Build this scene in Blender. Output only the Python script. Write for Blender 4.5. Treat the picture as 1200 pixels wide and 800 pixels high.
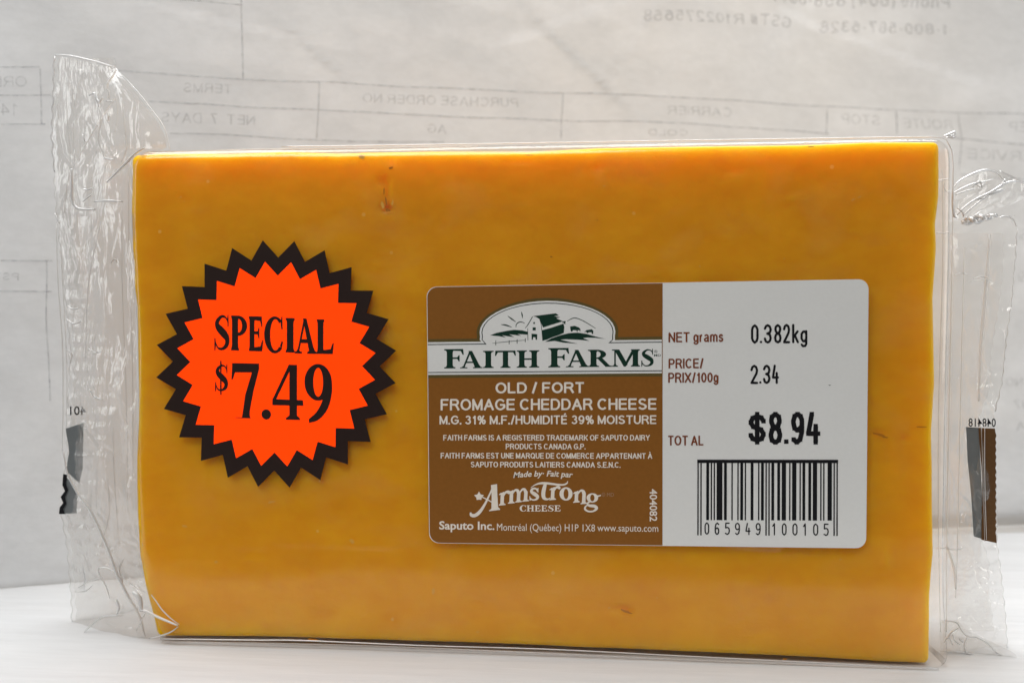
import bpy, math, random
import numpy as np
from mathutils import Vector, Matrix
from mathutils.geometry import delaunay_2d_cdt

for o in list(bpy.data.objects):
    bpy.data.objects.remove(o)
scene = bpy.context.scene
COL = scene.collection

# ------------------------------------------------------------------ camera
CAM = np.array([0.0906, -0.1656, 0.0710])
PITCH, YAW, ROLL, FPX = -0.0523, -0.0894, -0.0049, 1000.0
_f = np.array([math.sin(YAW) * math.cos(PITCH), math.cos(YAW) * math.cos(PITCH), math.sin(PITCH)])
_r = np.array([math.cos(YAW), -math.sin(YAW), 0.0])
_u = np.cross(_r, _f)
RIGHT = _r * math.cos(ROLL) + _u * math.sin(ROLL)
UP = -_r * math.sin(ROLL) + _u * math.cos(ROLL)
FWD = _f
cd = bpy.data.cameras.new('camera')
cam = bpy.data.objects.new('camera', cd)
COL.objects.link(cam)
M4 = Matrix.Identity(4)
for i in range(3):
    M4[i][0] = RIGHT[i]; M4[i][1] = UP[i]; M4[i][2] = -FWD[i]; M4[i][3] = CAM[i]
cam.matrix_world = M4
cd.sensor_width = 36.0
cd.lens = FPX / 1200.0 * 36.0
cd.clip_start = 0.005
cd.clip_end = 50
cd.dof.use_dof = True
cd.dof.focus_distance = 0.168
cd.dof.aperture_fstop = 15.0
scene.camera = cam

# ------------------------------------------------------------------ world, lamps, exposure
world = bpy.data.worlds.new('World')
scene.world = world
world.use_nodes = True
bg = world.node_tree.nodes['Background']
bg.inputs['Color'].default_value = (1.0, 0.98, 0.95, 1)
bg.inputs['Strength'].default_value = 0.11


def area(name, loc, target, size, power, color, sy=None):
    ld = bpy.data.lights.new(name, 'AREA')
    ld.shape = 'RECTANGLE'
    ld.size = size
    ld.size_y = sy or size
    ld.energy = power
    ld.color = color
    o = bpy.data.objects.new(name, ld)
    o.location = loc
    d = Vector(target) - Vector(loc)
    o.rotation_euler = d.to_track_quat('-Z', 'Y').to_euler()
    COL.objects.link(o)
    return o


area('overhead_window', (0.05, 0.22, 0.50), (0.08, 0.16, 0.0), 0.8, 6.8, (0.97, 0.985, 1.0), 0.32)
area('room_window', (-0.08, -0.34, 0.58), (0.08, 0.0, 0.03), 0.45, 2.7, (1.0, 0.98, 0.95), 0.25)
area('left_side_fill', (-0.50, 0.03, 0.18), (0.05, 0.03, 0.05), 0.30, 0.9, (0.97, 0.985, 1.0), 0.36)  # added side lamp that brightens the upright film folds
area('right_side_fill', (0.66, 0.02, 0.18), (0.12, 0.02, 0.05), 0.30, 0.9, (1.0, 0.99, 0.97), 0.36)  # its added counterpart for the folds on the right
area('warm_fill_behind_paper', (0.10, 0.24, 0.13), (0.09, 0.06, 0.08), 0.16, 0.22, (1.0, 0.78, 0.52), 0.12)  # added warm lamp, tints the middle of the sheet from behind

scene.view_settings.view_transform = 'Standard'
scene.view_settings.look = 'None'
scene.view_settings.exposure = 0.14
scene.view_settings.gamma = 1.0
scene.render.engine = 'CYCLES'
cy = scene.cycles
cy.max_bounces = 14
cy.transparent_max_bounces = 40
cy.transmission_bounces = 8
cy.diffuse_bounces = 5
cy.glossy_bounces = 4
cy.use_denoising = True
cy.caustics_reflective = False
cy.caustics_refractive = False
cy.sample_clamp_indirect = 3.0

# ------------------------------------------------------------------ pixel -> place (survey of the photograph, 1200 x 800)
def ray(x, y):
    return FWD + RIGHT * ((x - 600.0) / FPX) - UP * ((y - 400.0) / FPX)


def at(x, y, d=0.0):
    """point seen at photo pixel (x, y) on the upright plane y = d"""
    r = ray(x, y)
    t = (d - CAM[1]) / r[1]
    return CAM + r * t


def ground(x, y):
    r = ray(x, y)
    return CAM + r * (-CAM[2] / r[2])


# ------------------------------------------------------------------ materials
def mat(name):
    m = bpy.data.materials.new(name)
    m.use_nodes = True
    nt = m.node_tree
    for n in list(nt.nodes):
        nt.nodes.remove(n)
    out = nt.nodes.new('ShaderNodeOutputMaterial')
    return m, nt, out


def node(nt, kind, **kw):
    n = nt.nodes.new(kind)
    for k, v in kw.items():
        if k in n.inputs:
            n.inputs[k].default_value = v
        else:
            setattr(n, k, v)
    return n


def coords(nt, scale=(1, 1, 1)):
    tc = nt.nodes.new('ShaderNodeTexCoord')
    mp = nt.nodes.new('ShaderNodeMapping')
    mp.inputs['Scale'].default_value = scale
    nt.links.new(tc.outputs['Object'], mp.inputs['Vector'])
    return mp.outputs['Vector']


def ink(name, col, rough=0.45, grain=0.12, spec=0.3, scale=1500):
    m, nt, out = mat(name)
    b = node(nt, 'ShaderNodeBsdfPrincipled')
    b.inputs['Roughness'].default_value = rough
    b.inputs['Specular IOR Level'].default_value = spec
    n = node(nt, 'ShaderNodeTexNoise', Scale=scale, Detail=3.0)
    nt.links.new(coords(nt), n.inputs['Vector'])
    r = node(nt, 'ShaderNodeMixRGB')
    r.inputs[1].default_value = tuple(c * (1 - grain) for c in col) + (1,)
    r.inputs[2].default_value = tuple(c * (1 + grain) for c in col) + (1,)
    nt.links.new(n.outputs['Fac'], r.inputs['Fac'])
    nt.links.new(r.outputs['Color'], b.inputs['Base Color'])
    bp = node(nt, 'ShaderNodeBump', Strength=0.05, Distance=0.0002)
    nt.links.new(n.outputs['Fac'], bp.inputs['Height'])
    nw = node(nt, 'ShaderNodeTexNoise', Scale=42.0, Detail=2.0)          # slow ripple of the glued sheet
    nt.links.new(coords(nt), nw.inputs['Vector'])
    bw = node(nt, 'ShaderNodeBump', Strength=0.35, Distance=0.0012)
    nt.links.new(nw.outputs['Fac'], bw.inputs['Height'])
    nt.links.new(bp.outputs['Normal'], bw.inputs['Normal'])
    nt.links.new(bw.outputs['Normal'], b.inputs['Normal'])
    nt.links.new(b.outputs['BSDF'], out.inputs['Surface'])
    return m


def paper_mat(name, col, translucency, scale=1.0, streak=(1, 1, 1), bump=0.25):
    m, nt, out = mat(name)
    v = coords(nt, streak)
    n1 = node(nt, 'ShaderNodeTexNoise', Scale=480 * scale, Detail=6.0, Roughness=0.75)
    n2 = node(nt, 'ShaderNodeTexNoise', Scale=60 * scale, Detail=4.0)
    nt.links.new(v, n1.inputs['Vector'])
    nt.links.new(v, n2.inputs['Vector'])
    a = node(nt, 'ShaderNodeMath', operation='MULTIPLY_ADD')
    a.inputs[1].default_value = 0.8
    nt.links.new(n1.outputs['Fac'], a.inputs[0])
    nt.links.new(n2.outputs['Fac'], a.inputs[2])
    cr = node(nt, 'ShaderNodeMapRange')
    cr.inputs['From Min'].default_value = 0.55
    cr.inputs['From Max'].default_value = 1.3
    cr.inputs['To Min'].default_value = 0.84
    cr.inputs['To Max'].default_value = 1.04
    nt.links.new(a.outputs[0], cr.inputs['Value'])
    mul = node(nt, 'ShaderNodeVectorMath', operation='SCALE')
    mul.inputs[0].default_value = col
    nt.links.new(cr.outputs[0], mul.inputs['Scale'])
    d = node(nt, 'ShaderNodeBsdfDiffuse')
    nt.links.new(mul.outputs[0], d.inputs['Color'])
    bp = node(nt, 'ShaderNodeBump', Strength=bump, Distance=0.0003)
    nt.links.new(a.outputs[0], bp.inputs['Height'])
    nt.links.new(bp.outputs['Normal'], d.inputs['Normal'])
    res = d.outputs[0]
    if translucency > 0:
        t = node(nt, 'ShaderNodeBsdfTranslucent')
        nt.links.new(mul.outputs[0], t.inputs['Color'])
        mx = node(nt, 'ShaderNodeMixShader', Fac=translucency)
        nt.links.new(d.outputs[0], mx.inputs[1])
        nt.links.new(t.outputs[0], mx.inputs[2])
        res = mx.outputs[0]
    nt.links.new(res, out.inputs['Surface'])
    return m


def film_mat(name, haze=0.05, gloss_boost=1.0, tint=(0.97, 0.965, 0.955), rough=0.06, bump=0.0, bscale=300, hazecol=(0.85, 0.84, 0.82), patchy=0.0):
    """clear wrapping film: lets light through, mirrors at a glancing angle, slightly milky"""
    m, nt, out = mat(name)
    tr = node(nt, 'ShaderNodeBsdfTransparent')
    tr.inputs['Color'].default_value = tint + (1,)
    df = node(nt, 'ShaderNodeBsdfDiffuse')
    df.inputs['Color'].default_value = hazecol + (1,)
    tl = node(nt, 'ShaderNodeBsdfTranslucent')
    tl.inputs['Color'].default_value = hazecol + (1,)
    mm = node(nt, 'ShaderNodeMixShader', Fac=0.5)
    nt.links.new(df.outputs[0], mm.inputs[1]); nt.links.new(tl.outputs[0], mm.inputs[2])
    mh = node(nt, 'ShaderNodeMixShader', Fac=haze)
    nt.links.new(tr.outputs[0], mh.inputs[1]); nt.links.new(mm.outputs[0], mh.inputs[2])
    if patchy > 0:                                # dull patches where the film clings to the block
        pn = node(nt, 'ShaderNodeTexNoise', Scale=55.0, Detail=5.0, Roughness=0.65, Distortion=0.5)
        nt.links.new(coords(nt, (1, 1, 1.5)), pn.inputs['Vector'])
        pr = node(nt, 'ShaderNodeMapRange')
        pr.inputs['From Min'].default_value = 0.5; pr.inputs['From Max'].default_value = 0.72
        pr.inputs['To Min'].default_value = haze; pr.inputs['To Max'].default_value = haze + patchy
        nt.links.new(pn.outputs['Fac'], pr.inputs['Value'])
        nt.links.new(pr.outputs[0], mh.inputs[0])
    gl = node(nt, 'ShaderNodeBsdfGlossy', Roughness=rough)
    fr = node(nt, 'ShaderNodeFresnel', IOR=1.5)
    ge = nt.nodes.new('ShaderNodeNewGeometry')
    io = node(nt, 'ShaderNodeMapRange')          # same reflectance from both faces of a thin sheet
    io.inputs['To Min'].default_value = 1.5; io.inputs['To Max'].default_value = 1 / 1.5
    nt.links.new(ge.outputs['Backfacing'], io.inputs['Value'])
    nt.links.new(io.outputs[0], fr.inputs['IOR'])
    mu = node(nt, 'ShaderNodeMath', operation='MULTIPLY', use_clamp=True)
    mu.inputs[1].default_value = 1.7 * gloss_boost
    nt.links.new(fr.outputs[0], mu.inputs[0])
    mg = node(nt, 'ShaderNodeMixShader')
    nt.links.new(mu.outputs[0], mg.inputs[0])
    nt.links.new(mh.outputs[0], mg.inputs[1]); nt.links.new(gl.outputs[0], mg.inputs[2])
    if bump > 0:
        n = node(nt, 'ShaderNodeTexNoise', Scale=bscale, Detail=3.0, Distortion=0.8)
        nt.links.new(coords(nt, (1, 1, 0.35)), n.inputs['Vector'])
        bp = node(nt, 'ShaderNodeBump', Strength=bump, Distance=0.001)
        nt.links.new(n.outputs['Fac'], bp.inputs['Height'])
        nt.links.new(bp.outputs['Normal'], gl.inputs['Normal'])
        nt.links.new(bp.outputs['Normal'], fr.inputs['Normal'])
    nt.links.new(mg.outputs[0], out.inputs['Surface'])
    return m


def cheese_mat():
    m, nt, out = mat('aged_cheddar')
    b = node(nt, 'ShaderNodeBsdfPrincipled')
    v = coords(nt)
    n = node(nt, 'ShaderNodeTexNoise', Scale=75.0, Detail=6.0, Roughness=0.7)
    nt.links.new(v, n.inputs['Vector'])
    v2 = coords(nt, (1, 1, 2.2))
    nb = node(nt, 'ShaderNodeTexNoise', Scale=110.0, Detail=4.0, Roughness=0.6, Distortion=0.6)
    nt.links.new(v2, nb.inputs['Vector'])
    ad = node(nt, 'ShaderNodeMath', operation='MULTIPLY_ADD')
    ad.inputs[1].default_value = 0.5
    nt.links.new(nb.outputs['Fac'], ad.inputs[0]); nt.links.new(n.outputs['Fac'], ad.inputs[2])
    r = node(nt, 'ShaderNodeValToRGB')
    r.color_ramp.elements[0].position = 0.5
    r.color_ramp.elements[0].color = (0.80, 0.335, 0.001, 1)
    r.color_ramp.elements[1].position = 1.0
    r.color_ramp.elements[1].color = (0.88, 0.425, 0.005, 1)
    nt.links.new(ad.outputs[0], r.inputs['Fac'])
    # tiny pale salt crystals
    vo = node(nt, 'ShaderNodeTexVoronoi', Scale=190.0)
    nt.links.new(v, vo.inputs['Vector'])
    vs = node(nt, 'ShaderNodeMath', operation='LESS_THAN')
    vs.inputs[1].default_value = 0.075
    nt.links.new(vo.outputs['Distance'], vs.inputs[0])
    sp = node(nt, 'ShaderNodeSeparateColor')
    nt.links.new(vo.outputs['Color'], sp.inputs[0])
    gt = node(nt, 'ShaderNodeMath', operation='GREATER_THAN')
    gt.inputs[1].default_value = 0.80
    nt.links.new(sp.outputs[0], gt.inputs[0])
    mm = node(nt, 'ShaderNodeMath', operation='MULTIPLY')
    nt.links.new(vs.outputs[0], mm.inputs[0]); nt.links.new(gt.outputs[0], mm.inputs[1])
    m2 = node(nt, 'ShaderNodeMath', operation='MULTIPLY')
    m2.inputs[1].default_value = 0.5
    nt.links.new(mm.outputs[0], m2.inputs[0])
    mx = node(nt, 'ShaderNodeMixRGB')
    nt.links.new(m2.outputs[0], mx.inputs['Fac'])
    nt.links.new(r.outputs['Color'], mx.inputs[1])
    mx.inputs[2].default_value = (0.95, 0.62, 0.16, 1)
    nt.links.new(mx.outputs['Color'], b.inputs['Base Color'])
    b.subsurface_method = 'RANDOM_WALK'
    b.inputs['Subsurface Weight'].default_value = 1.0
    b.inputs['Subsurface Radius'].default_value = (1.0, 0.92, 0.15)
    b.inputs['Subsurface Scale'].default_value = 0.0085
    b.inputs['Roughness'].default_value = 0.42
    b.inputs['Specular IOR Level'].default_value = 0.12
    bp = node(nt, 'ShaderNodeBump', Strength=0.25, Distance=0.0006)
    nt.links.new(ad.outputs[0], bp.inputs['Height'])
    nt.links.new(bp.outputs['Normal'], b.inputs['Normal'])
    nt.links.new(b.outputs['BSDF'], out.inputs['Surface'])
    return m


def ghost_mat(name, col, fac):
    """print on the far side of the sheet, showing faintly through"""
    m, nt, out = mat(name)
    tr = node(nt, 'ShaderNodeBsdfTransparent')
    d = node(nt, 'ShaderNodeBsdfDiffuse')
    d.inputs['Color'].default_value = col + (1,)
    n = node(nt, 'ShaderNodeTexNoise', Scale=700.0, Detail=3.0)
    nt.links.new(coords(nt), n.inputs['Vector'])
    mr = node(nt, 'ShaderNodeMapRange')
    mr.inputs['From Min'].default_value = 0.35; mr.inputs['From Max'].default_value = 0.65
    mr.inputs['To Min'].default_value = fac * 0.45; mr.inputs['To Max'].default_value = fac * 1.4
    nt.links.new(n.outputs['Fac'], mr.inputs['Value'])
    mx = node(nt, 'ShaderNodeMixShader')
    nt.links.new(mr.outputs[0], mx.inputs[0])
    nt.links.new(tr.outputs[0], mx.inputs[1]); nt.links.new(d.outputs[0], mx.inputs[2])
    nt.links.new(mx.outputs[0], out.inputs['Surface'])
    return m


MT = dict(
    cheese=cheese_mat(),
    sleeve=film_mat('clear_film', haze=0.006, rough=0.13, bump=0.08, bscale=30, gloss_boost=0.55, patchy=0.05, tint=(0.985, 0.98, 0.97)),
    flap=film_mat('crumpled_film', haze=0.17, rough=0.14, bump=0.55, bscale=260, tint=(0.975, 0.97, 0.96)),
    fold=film_mat('glint_white_film_edge', haze=0.96, rough=0.22, gloss_boost=2.4, tint=(0.97, 0.97, 0.965), hazecol=(0.98, 0.98, 0.98)),  # near-white haze paints the highlights of the folds
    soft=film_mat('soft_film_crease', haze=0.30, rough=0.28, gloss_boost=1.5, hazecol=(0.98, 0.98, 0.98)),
    white=ink('label_paper', (0.78, 0.785, 0.77), 0.38, 0.03),
    brown=ink('brown_print', (0.25, 0.098, 0.017), 0.5, 0.10, 0.15),
    cream=ink('cream_print', (0.82, 0.75, 0.66), 0.5, 0.06, 0.15),
    green=ink('dark_green_print', (0.008, 0.035, 0.022), 0.5, 0.1, 0.15),
    olive=ink('olive_print', (0.115, 0.085, 0.028), 0.5, 0.12, 0.15),
    line=ink('dark_line_print', (0.02, 0.035, 0.035), 0.5, 0.1, 0.15),
    black=ink('black_thermal_print', (0.010, 0.010, 0.012), 0.5, 0.1, 0.15),
    rust=ink('rust_brown_print', (0.20, 0.055, 0.022), 0.5, 0.12, 0.15),
    redorange=ink('fluorescent_orange_print', (2.1, 0.105, 0.001), 0.55, 0.025, 0.1, 900),
    burst=ink('burst_black_print', (0.022, 0.011, 0.009), 0.4, 0.12, 0.35),
    graystrip=ink('grey_strip_print', (0.16, 0.175, 0.18), 0.3, 0.1),
    brownstrip=ink('brown_strip_print', (0.115, 0.055, 0.018), 0.4, 0.2),
    sheet=paper_mat('thin_form_paper', (0.545, 0.55, 0.555), 0.42, 1.0, (0.45, 1, 1), 0.6),
    table=paper_mat('white_ledge_paint', (0.67, 0.68, 0.69), 0.0, 0.6, (0.14, 1.6, 1), 0.6),
    ghost=ghost_mat('ghost_print', (0.26, 0.25, 0.26), 0.28),
    ghostline=ghost_mat('ghost_rule', (0.25, 0.25, 0.27), 0.42),
)


# ------------------------------------------------------------------ mesh helpers
def mesh_obj(name, V, F, m, parent=None, smooth=True, label=None):
    me = bpy.data.meshes.new(name)
    me.from_pydata([tuple(map(float, v)) for v in V], [], F)
    me.validate()
    me.update()
    if smooth:
        me.shade_smooth()
    me.materials.append(m)
    o = bpy.data.objects.new(name, me)
    COL.objects.link(o)
    if parent is not None:
        o.parent = parent
        o.matrix_parent_inverse = parent_world(parent).inverted()
    if label:
        o['label'] = label
    return o


def parent_world(p):
    M = Matrix.Translation(p.location) if p.type == 'EMPTY' else Matrix.Identity(4)
    return M


def union_tris(polys):
    """triangles covering the union of 2D polygons"""
    co, faces = [], []
    for p in polys:
        q = []
        for (x, y) in p:
            if q and abs(q[-1][0] - x) < 1e-7 and abs(q[-1][1] - y) < 1e-7:
                continue
            q.append((x, y))
        if len(q) < 3:
            continue
        a = sum(q[i][0] * q[(i + 1) % len(q)][1] - q[(i + 1) % len(q)][0] * q[i][1] for i in range(len(q)))
        if abs(a) < 1e-9:
            continue
        if a < 0:
            q = q[::-1]
        s = len(co)
        co += [Vector(c) for c in q]
        faces.append(list(range(s, s + len(q))))
    v, e, f, ov, oe, of = delaunay_2d_cdt(co, [], faces, 1, 1e-6)
    A_ = np.array([(a.x, a.y) for a in v]); T_ = [tuple(t) for t in f]
    if not T_:
        return [(a.x, a.y) for a in v], []
    cen = np.array([A_[list(t)].mean(0) for t in T_])
    keep = np.zeros(len(T_), bool)
    for fc in faces:
        q = np.array([co[i] for i in fc])
        lo, hi = q.min(0), q.max(0)
        sel = np.where(~keep & (cen[:, 0] >= lo[0]) & (cen[:, 0] <= hi[0]) & (cen[:, 1] >= lo[1]) & (cen[:, 1] <= hi[1]))[0]
        if not len(sel):
            continue
        c = cen[sel]; ins = np.zeros(len(sel), bool)
        for k in range(len(q)):
            x1, y1 = q[k]; x2, y2 = q[(k + 1) % len(q)]
            if y1 == y2:
                continue
            cr = ((y1 > c[:, 1]) != (y2 > c[:, 1])) & (c[:, 0] < (x2 - x1) * (c[:, 1] - y1) / (y2 - y1) + x1)
            ins ^= cr
        keep[sel[ins]] = True
    return [(a.x, a.y) for a in v], [t for t, g in zip(T_, keep) if g]


def flat(name, polys, m, d, parent, label=None, lift=None):
    """union of photo-surveyed polygons laid on the upright plane y = d (facing the viewer)"""
    v, f = union_tris(polys)
    V = [at(x, y, d) for x, y in v]
    F = []
    for t in f:
        a, b, c = [Vector(V[i]) for i in t[:3]]
        F.append(t if (b - a).cross(c - a).y < 0 else t[::-1])
    return mesh_obj(name, V, F, m, parent, smooth=False, label=label)


def slab_flat(name, poly, m, d_front, d_back, parent, label=None):
    """a sheet with real thickness and the outline poly"""
    n = len(poly)
    V = [at(x, y, d_front) for x, y in poly]
    W = [(v[0], d_back, v[2]) for v in V]
    F = [tuple(range(n)), tuple(range(2 * n - 1, n - 1, -1))]
    for i in range(n):
        j = (i + 1) % n
        F.append((i, i + n, j + n, j))
    return mesh_obj(name, V + W, F, m, parent, smooth=False, label=label)


def crom(pts, n=8, closed=False):
    """smooth curve through points of any dimension"""
    P = [np.array(p, float) for p in pts]
    if len(P) == 2:
        return [P[0] + (P[1] - P[0]) * i / n for i in range(n + 1)]
    out = []
    L = len(P)
    rng = range(L if closed else L - 1)
    for i in rng:
        if closed:
            p0, p1, p2, p3 = P[i - 1], P[i], P[(i + 1) % L], P[(i + 2) % L]
        else:
            p1, p2 = P[i], P[i + 1]
            p0 = P[i - 1] if i > 0 else 2 * p1 - p2
            p3 = P[i + 2] if i + 2 < L else 2 * p2 - p1
        for k in range(n):
            t = k / n
            out.append(0.5 * ((2 * p1) + (-p0 + p2) * t + (2 * p0 - 5 * p1 + 4 * p2 - p3) * t * t + (-p0 + 3 * p1 - 3 * p2 + p3) * t ** 3))
    if not closed:
        out.append(P[-1])
    return out


def strip(pts, n=6, smooth=True):
    """pen stroke: pts = (x, y, width) -> list of quads"""
    C = crom(pts, n) if smooth else [np.array(p, float) for p in pts]
    L, R = [], []
    for i, c in enumerate(C):
        a = C[max(i - 1, 0)]; b = C[min(i + 1, len(C) - 1)]
        t = (b - a)[:2]
        l = math.hypot(*t) or 1
        nx, ny = -t[1] / l, t[0] / l
        w = c[2] / 2
        L.append((c[0] + nx * w, c[1] + ny * w)); R.append((c[0] - nx * w, c[1] - ny * w))
    return [[L[i], L[i + 1], R[i + 1], R[i]] for i in range(len(C) - 1)]


def ring(cx, cy_, rx, ry, ix, iy, a0=0, a1=360, n=28, ox=0, oy=0):
    o = []
    for i in range(n):
        t0 = math.radians(a0 + (a1 - a0) * i / n); t1 = math.radians(a0 + (a1 - a0) * (i + 1) / n)
        o.append([(cx + rx * math.cos(t0), cy_ + ry * math.sin(t0)), (cx + rx * math.cos(t1), cy_ + ry * math.sin(t1)),
                  (cx + ox + ix * math.cos(t1), cy_ + oy + iy * math.sin(t1)), (cx + ox + ix * math.cos(t0), cy_ + oy + iy * math.sin(t0))])
    return o


def disc(cx, cy_, rx, ry=None, n=16):
    ry = ry or rx
    return [[(cx + rx * math.cos(2 * math.pi * i / n), cy_ + ry * math.sin(2 * math.pi * i / n)) for i in range(n)]]


# ---------------------------------------------- plain lettering from the built-in font
_tc = {}


def text2d(s, bold=0.0, spacing=1.0):
    key = (s, bold, spacing)
    if key in _tc:
        return _tc[key]
    c = bpy.data.curves.new('lettering', 'FONT')
    c.body = s
    c.size = 1.0
    c.offset = bold
    c.space_character = spacing
    c.resolution_u = 3
    c.fill_mode = 'FRONT'
    o = bpy.data.objects.new('lettering', c)
    COL.objects.link(o)
    dg = bpy.context.evaluated_depsgraph_get()
    dg.update()
    me = o.evaluated_get(dg).to_mesh()
    V = [(v.co.x, v.co.y) for v in me.vertices]
    F = [tuple(p.vertices) for p in me.polygons]
    bpy.data.objects.remove(o)
    bpy.data.curves.remove(c)
    _tc[key] = (V, F)
    return V, F


CAPH = {}


def cap_height():
    if 'h' not in CAPH:
        V, F = text2d('H')
        CAPH['h'] = max(v[1] for v in V)
    return CAPH['h']


def slope(y):
    return -0.0174 + (y - 331) / (640 - 331) * 0.0290


def text(name, s, x0, x1, base, h, m, d, parent, bold=0.0, spacing=1.0, sl=None, shear=0.0, mirror=False, arc=0.0, cap=None, place=None):
    """one printed line: x0..x1 and cap height h in survey units, baseline y at the left end"""
    V, F = text2d(s, bold, spacing)
    xs = [v[0] for v in V]
    a, b = min(xs), max(xs)
    ch = cap or (cap_height() + bold)
    sl = slope(base) if sl is None else sl
    W = []
    for (x, y) in V:
        u = (x - a) / (b - a)
        px = x0 + (x1 - x0) * ((1 - u) if mirror else u) + shear * y / ch * h
        py = base + sl * (px - x0) - (y + bold * 0.5) / ch * h - arc * 4 * u * (1 - u)
        W.append((px, py))
    P = [(place or (lambda x, y: at(x, y, d)))(x, y) for x, y in W]
    G = []
    for t in F:
        p, q, r = [Vector(P[i]) for i in t[:3]]
        G.append(t if (q - p).cross(r - p).y < 0 else t[::-1])
    return mesh_obj(name, P, G, m, parent, smooth=False)


# ---------------------------------------------- narrow grotesque lettering built from pen strokes
def arcp(cx, cy_, rx, ry, a0, a1, n=12):
    return [(cx + rx * math.cos(math.radians(a0 + (a1 - a0) * i / n)), cy_ + ry * math.sin(math.radians(a0 + (a1 - a0) * i / n))) for i in range(n + 1)]


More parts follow.
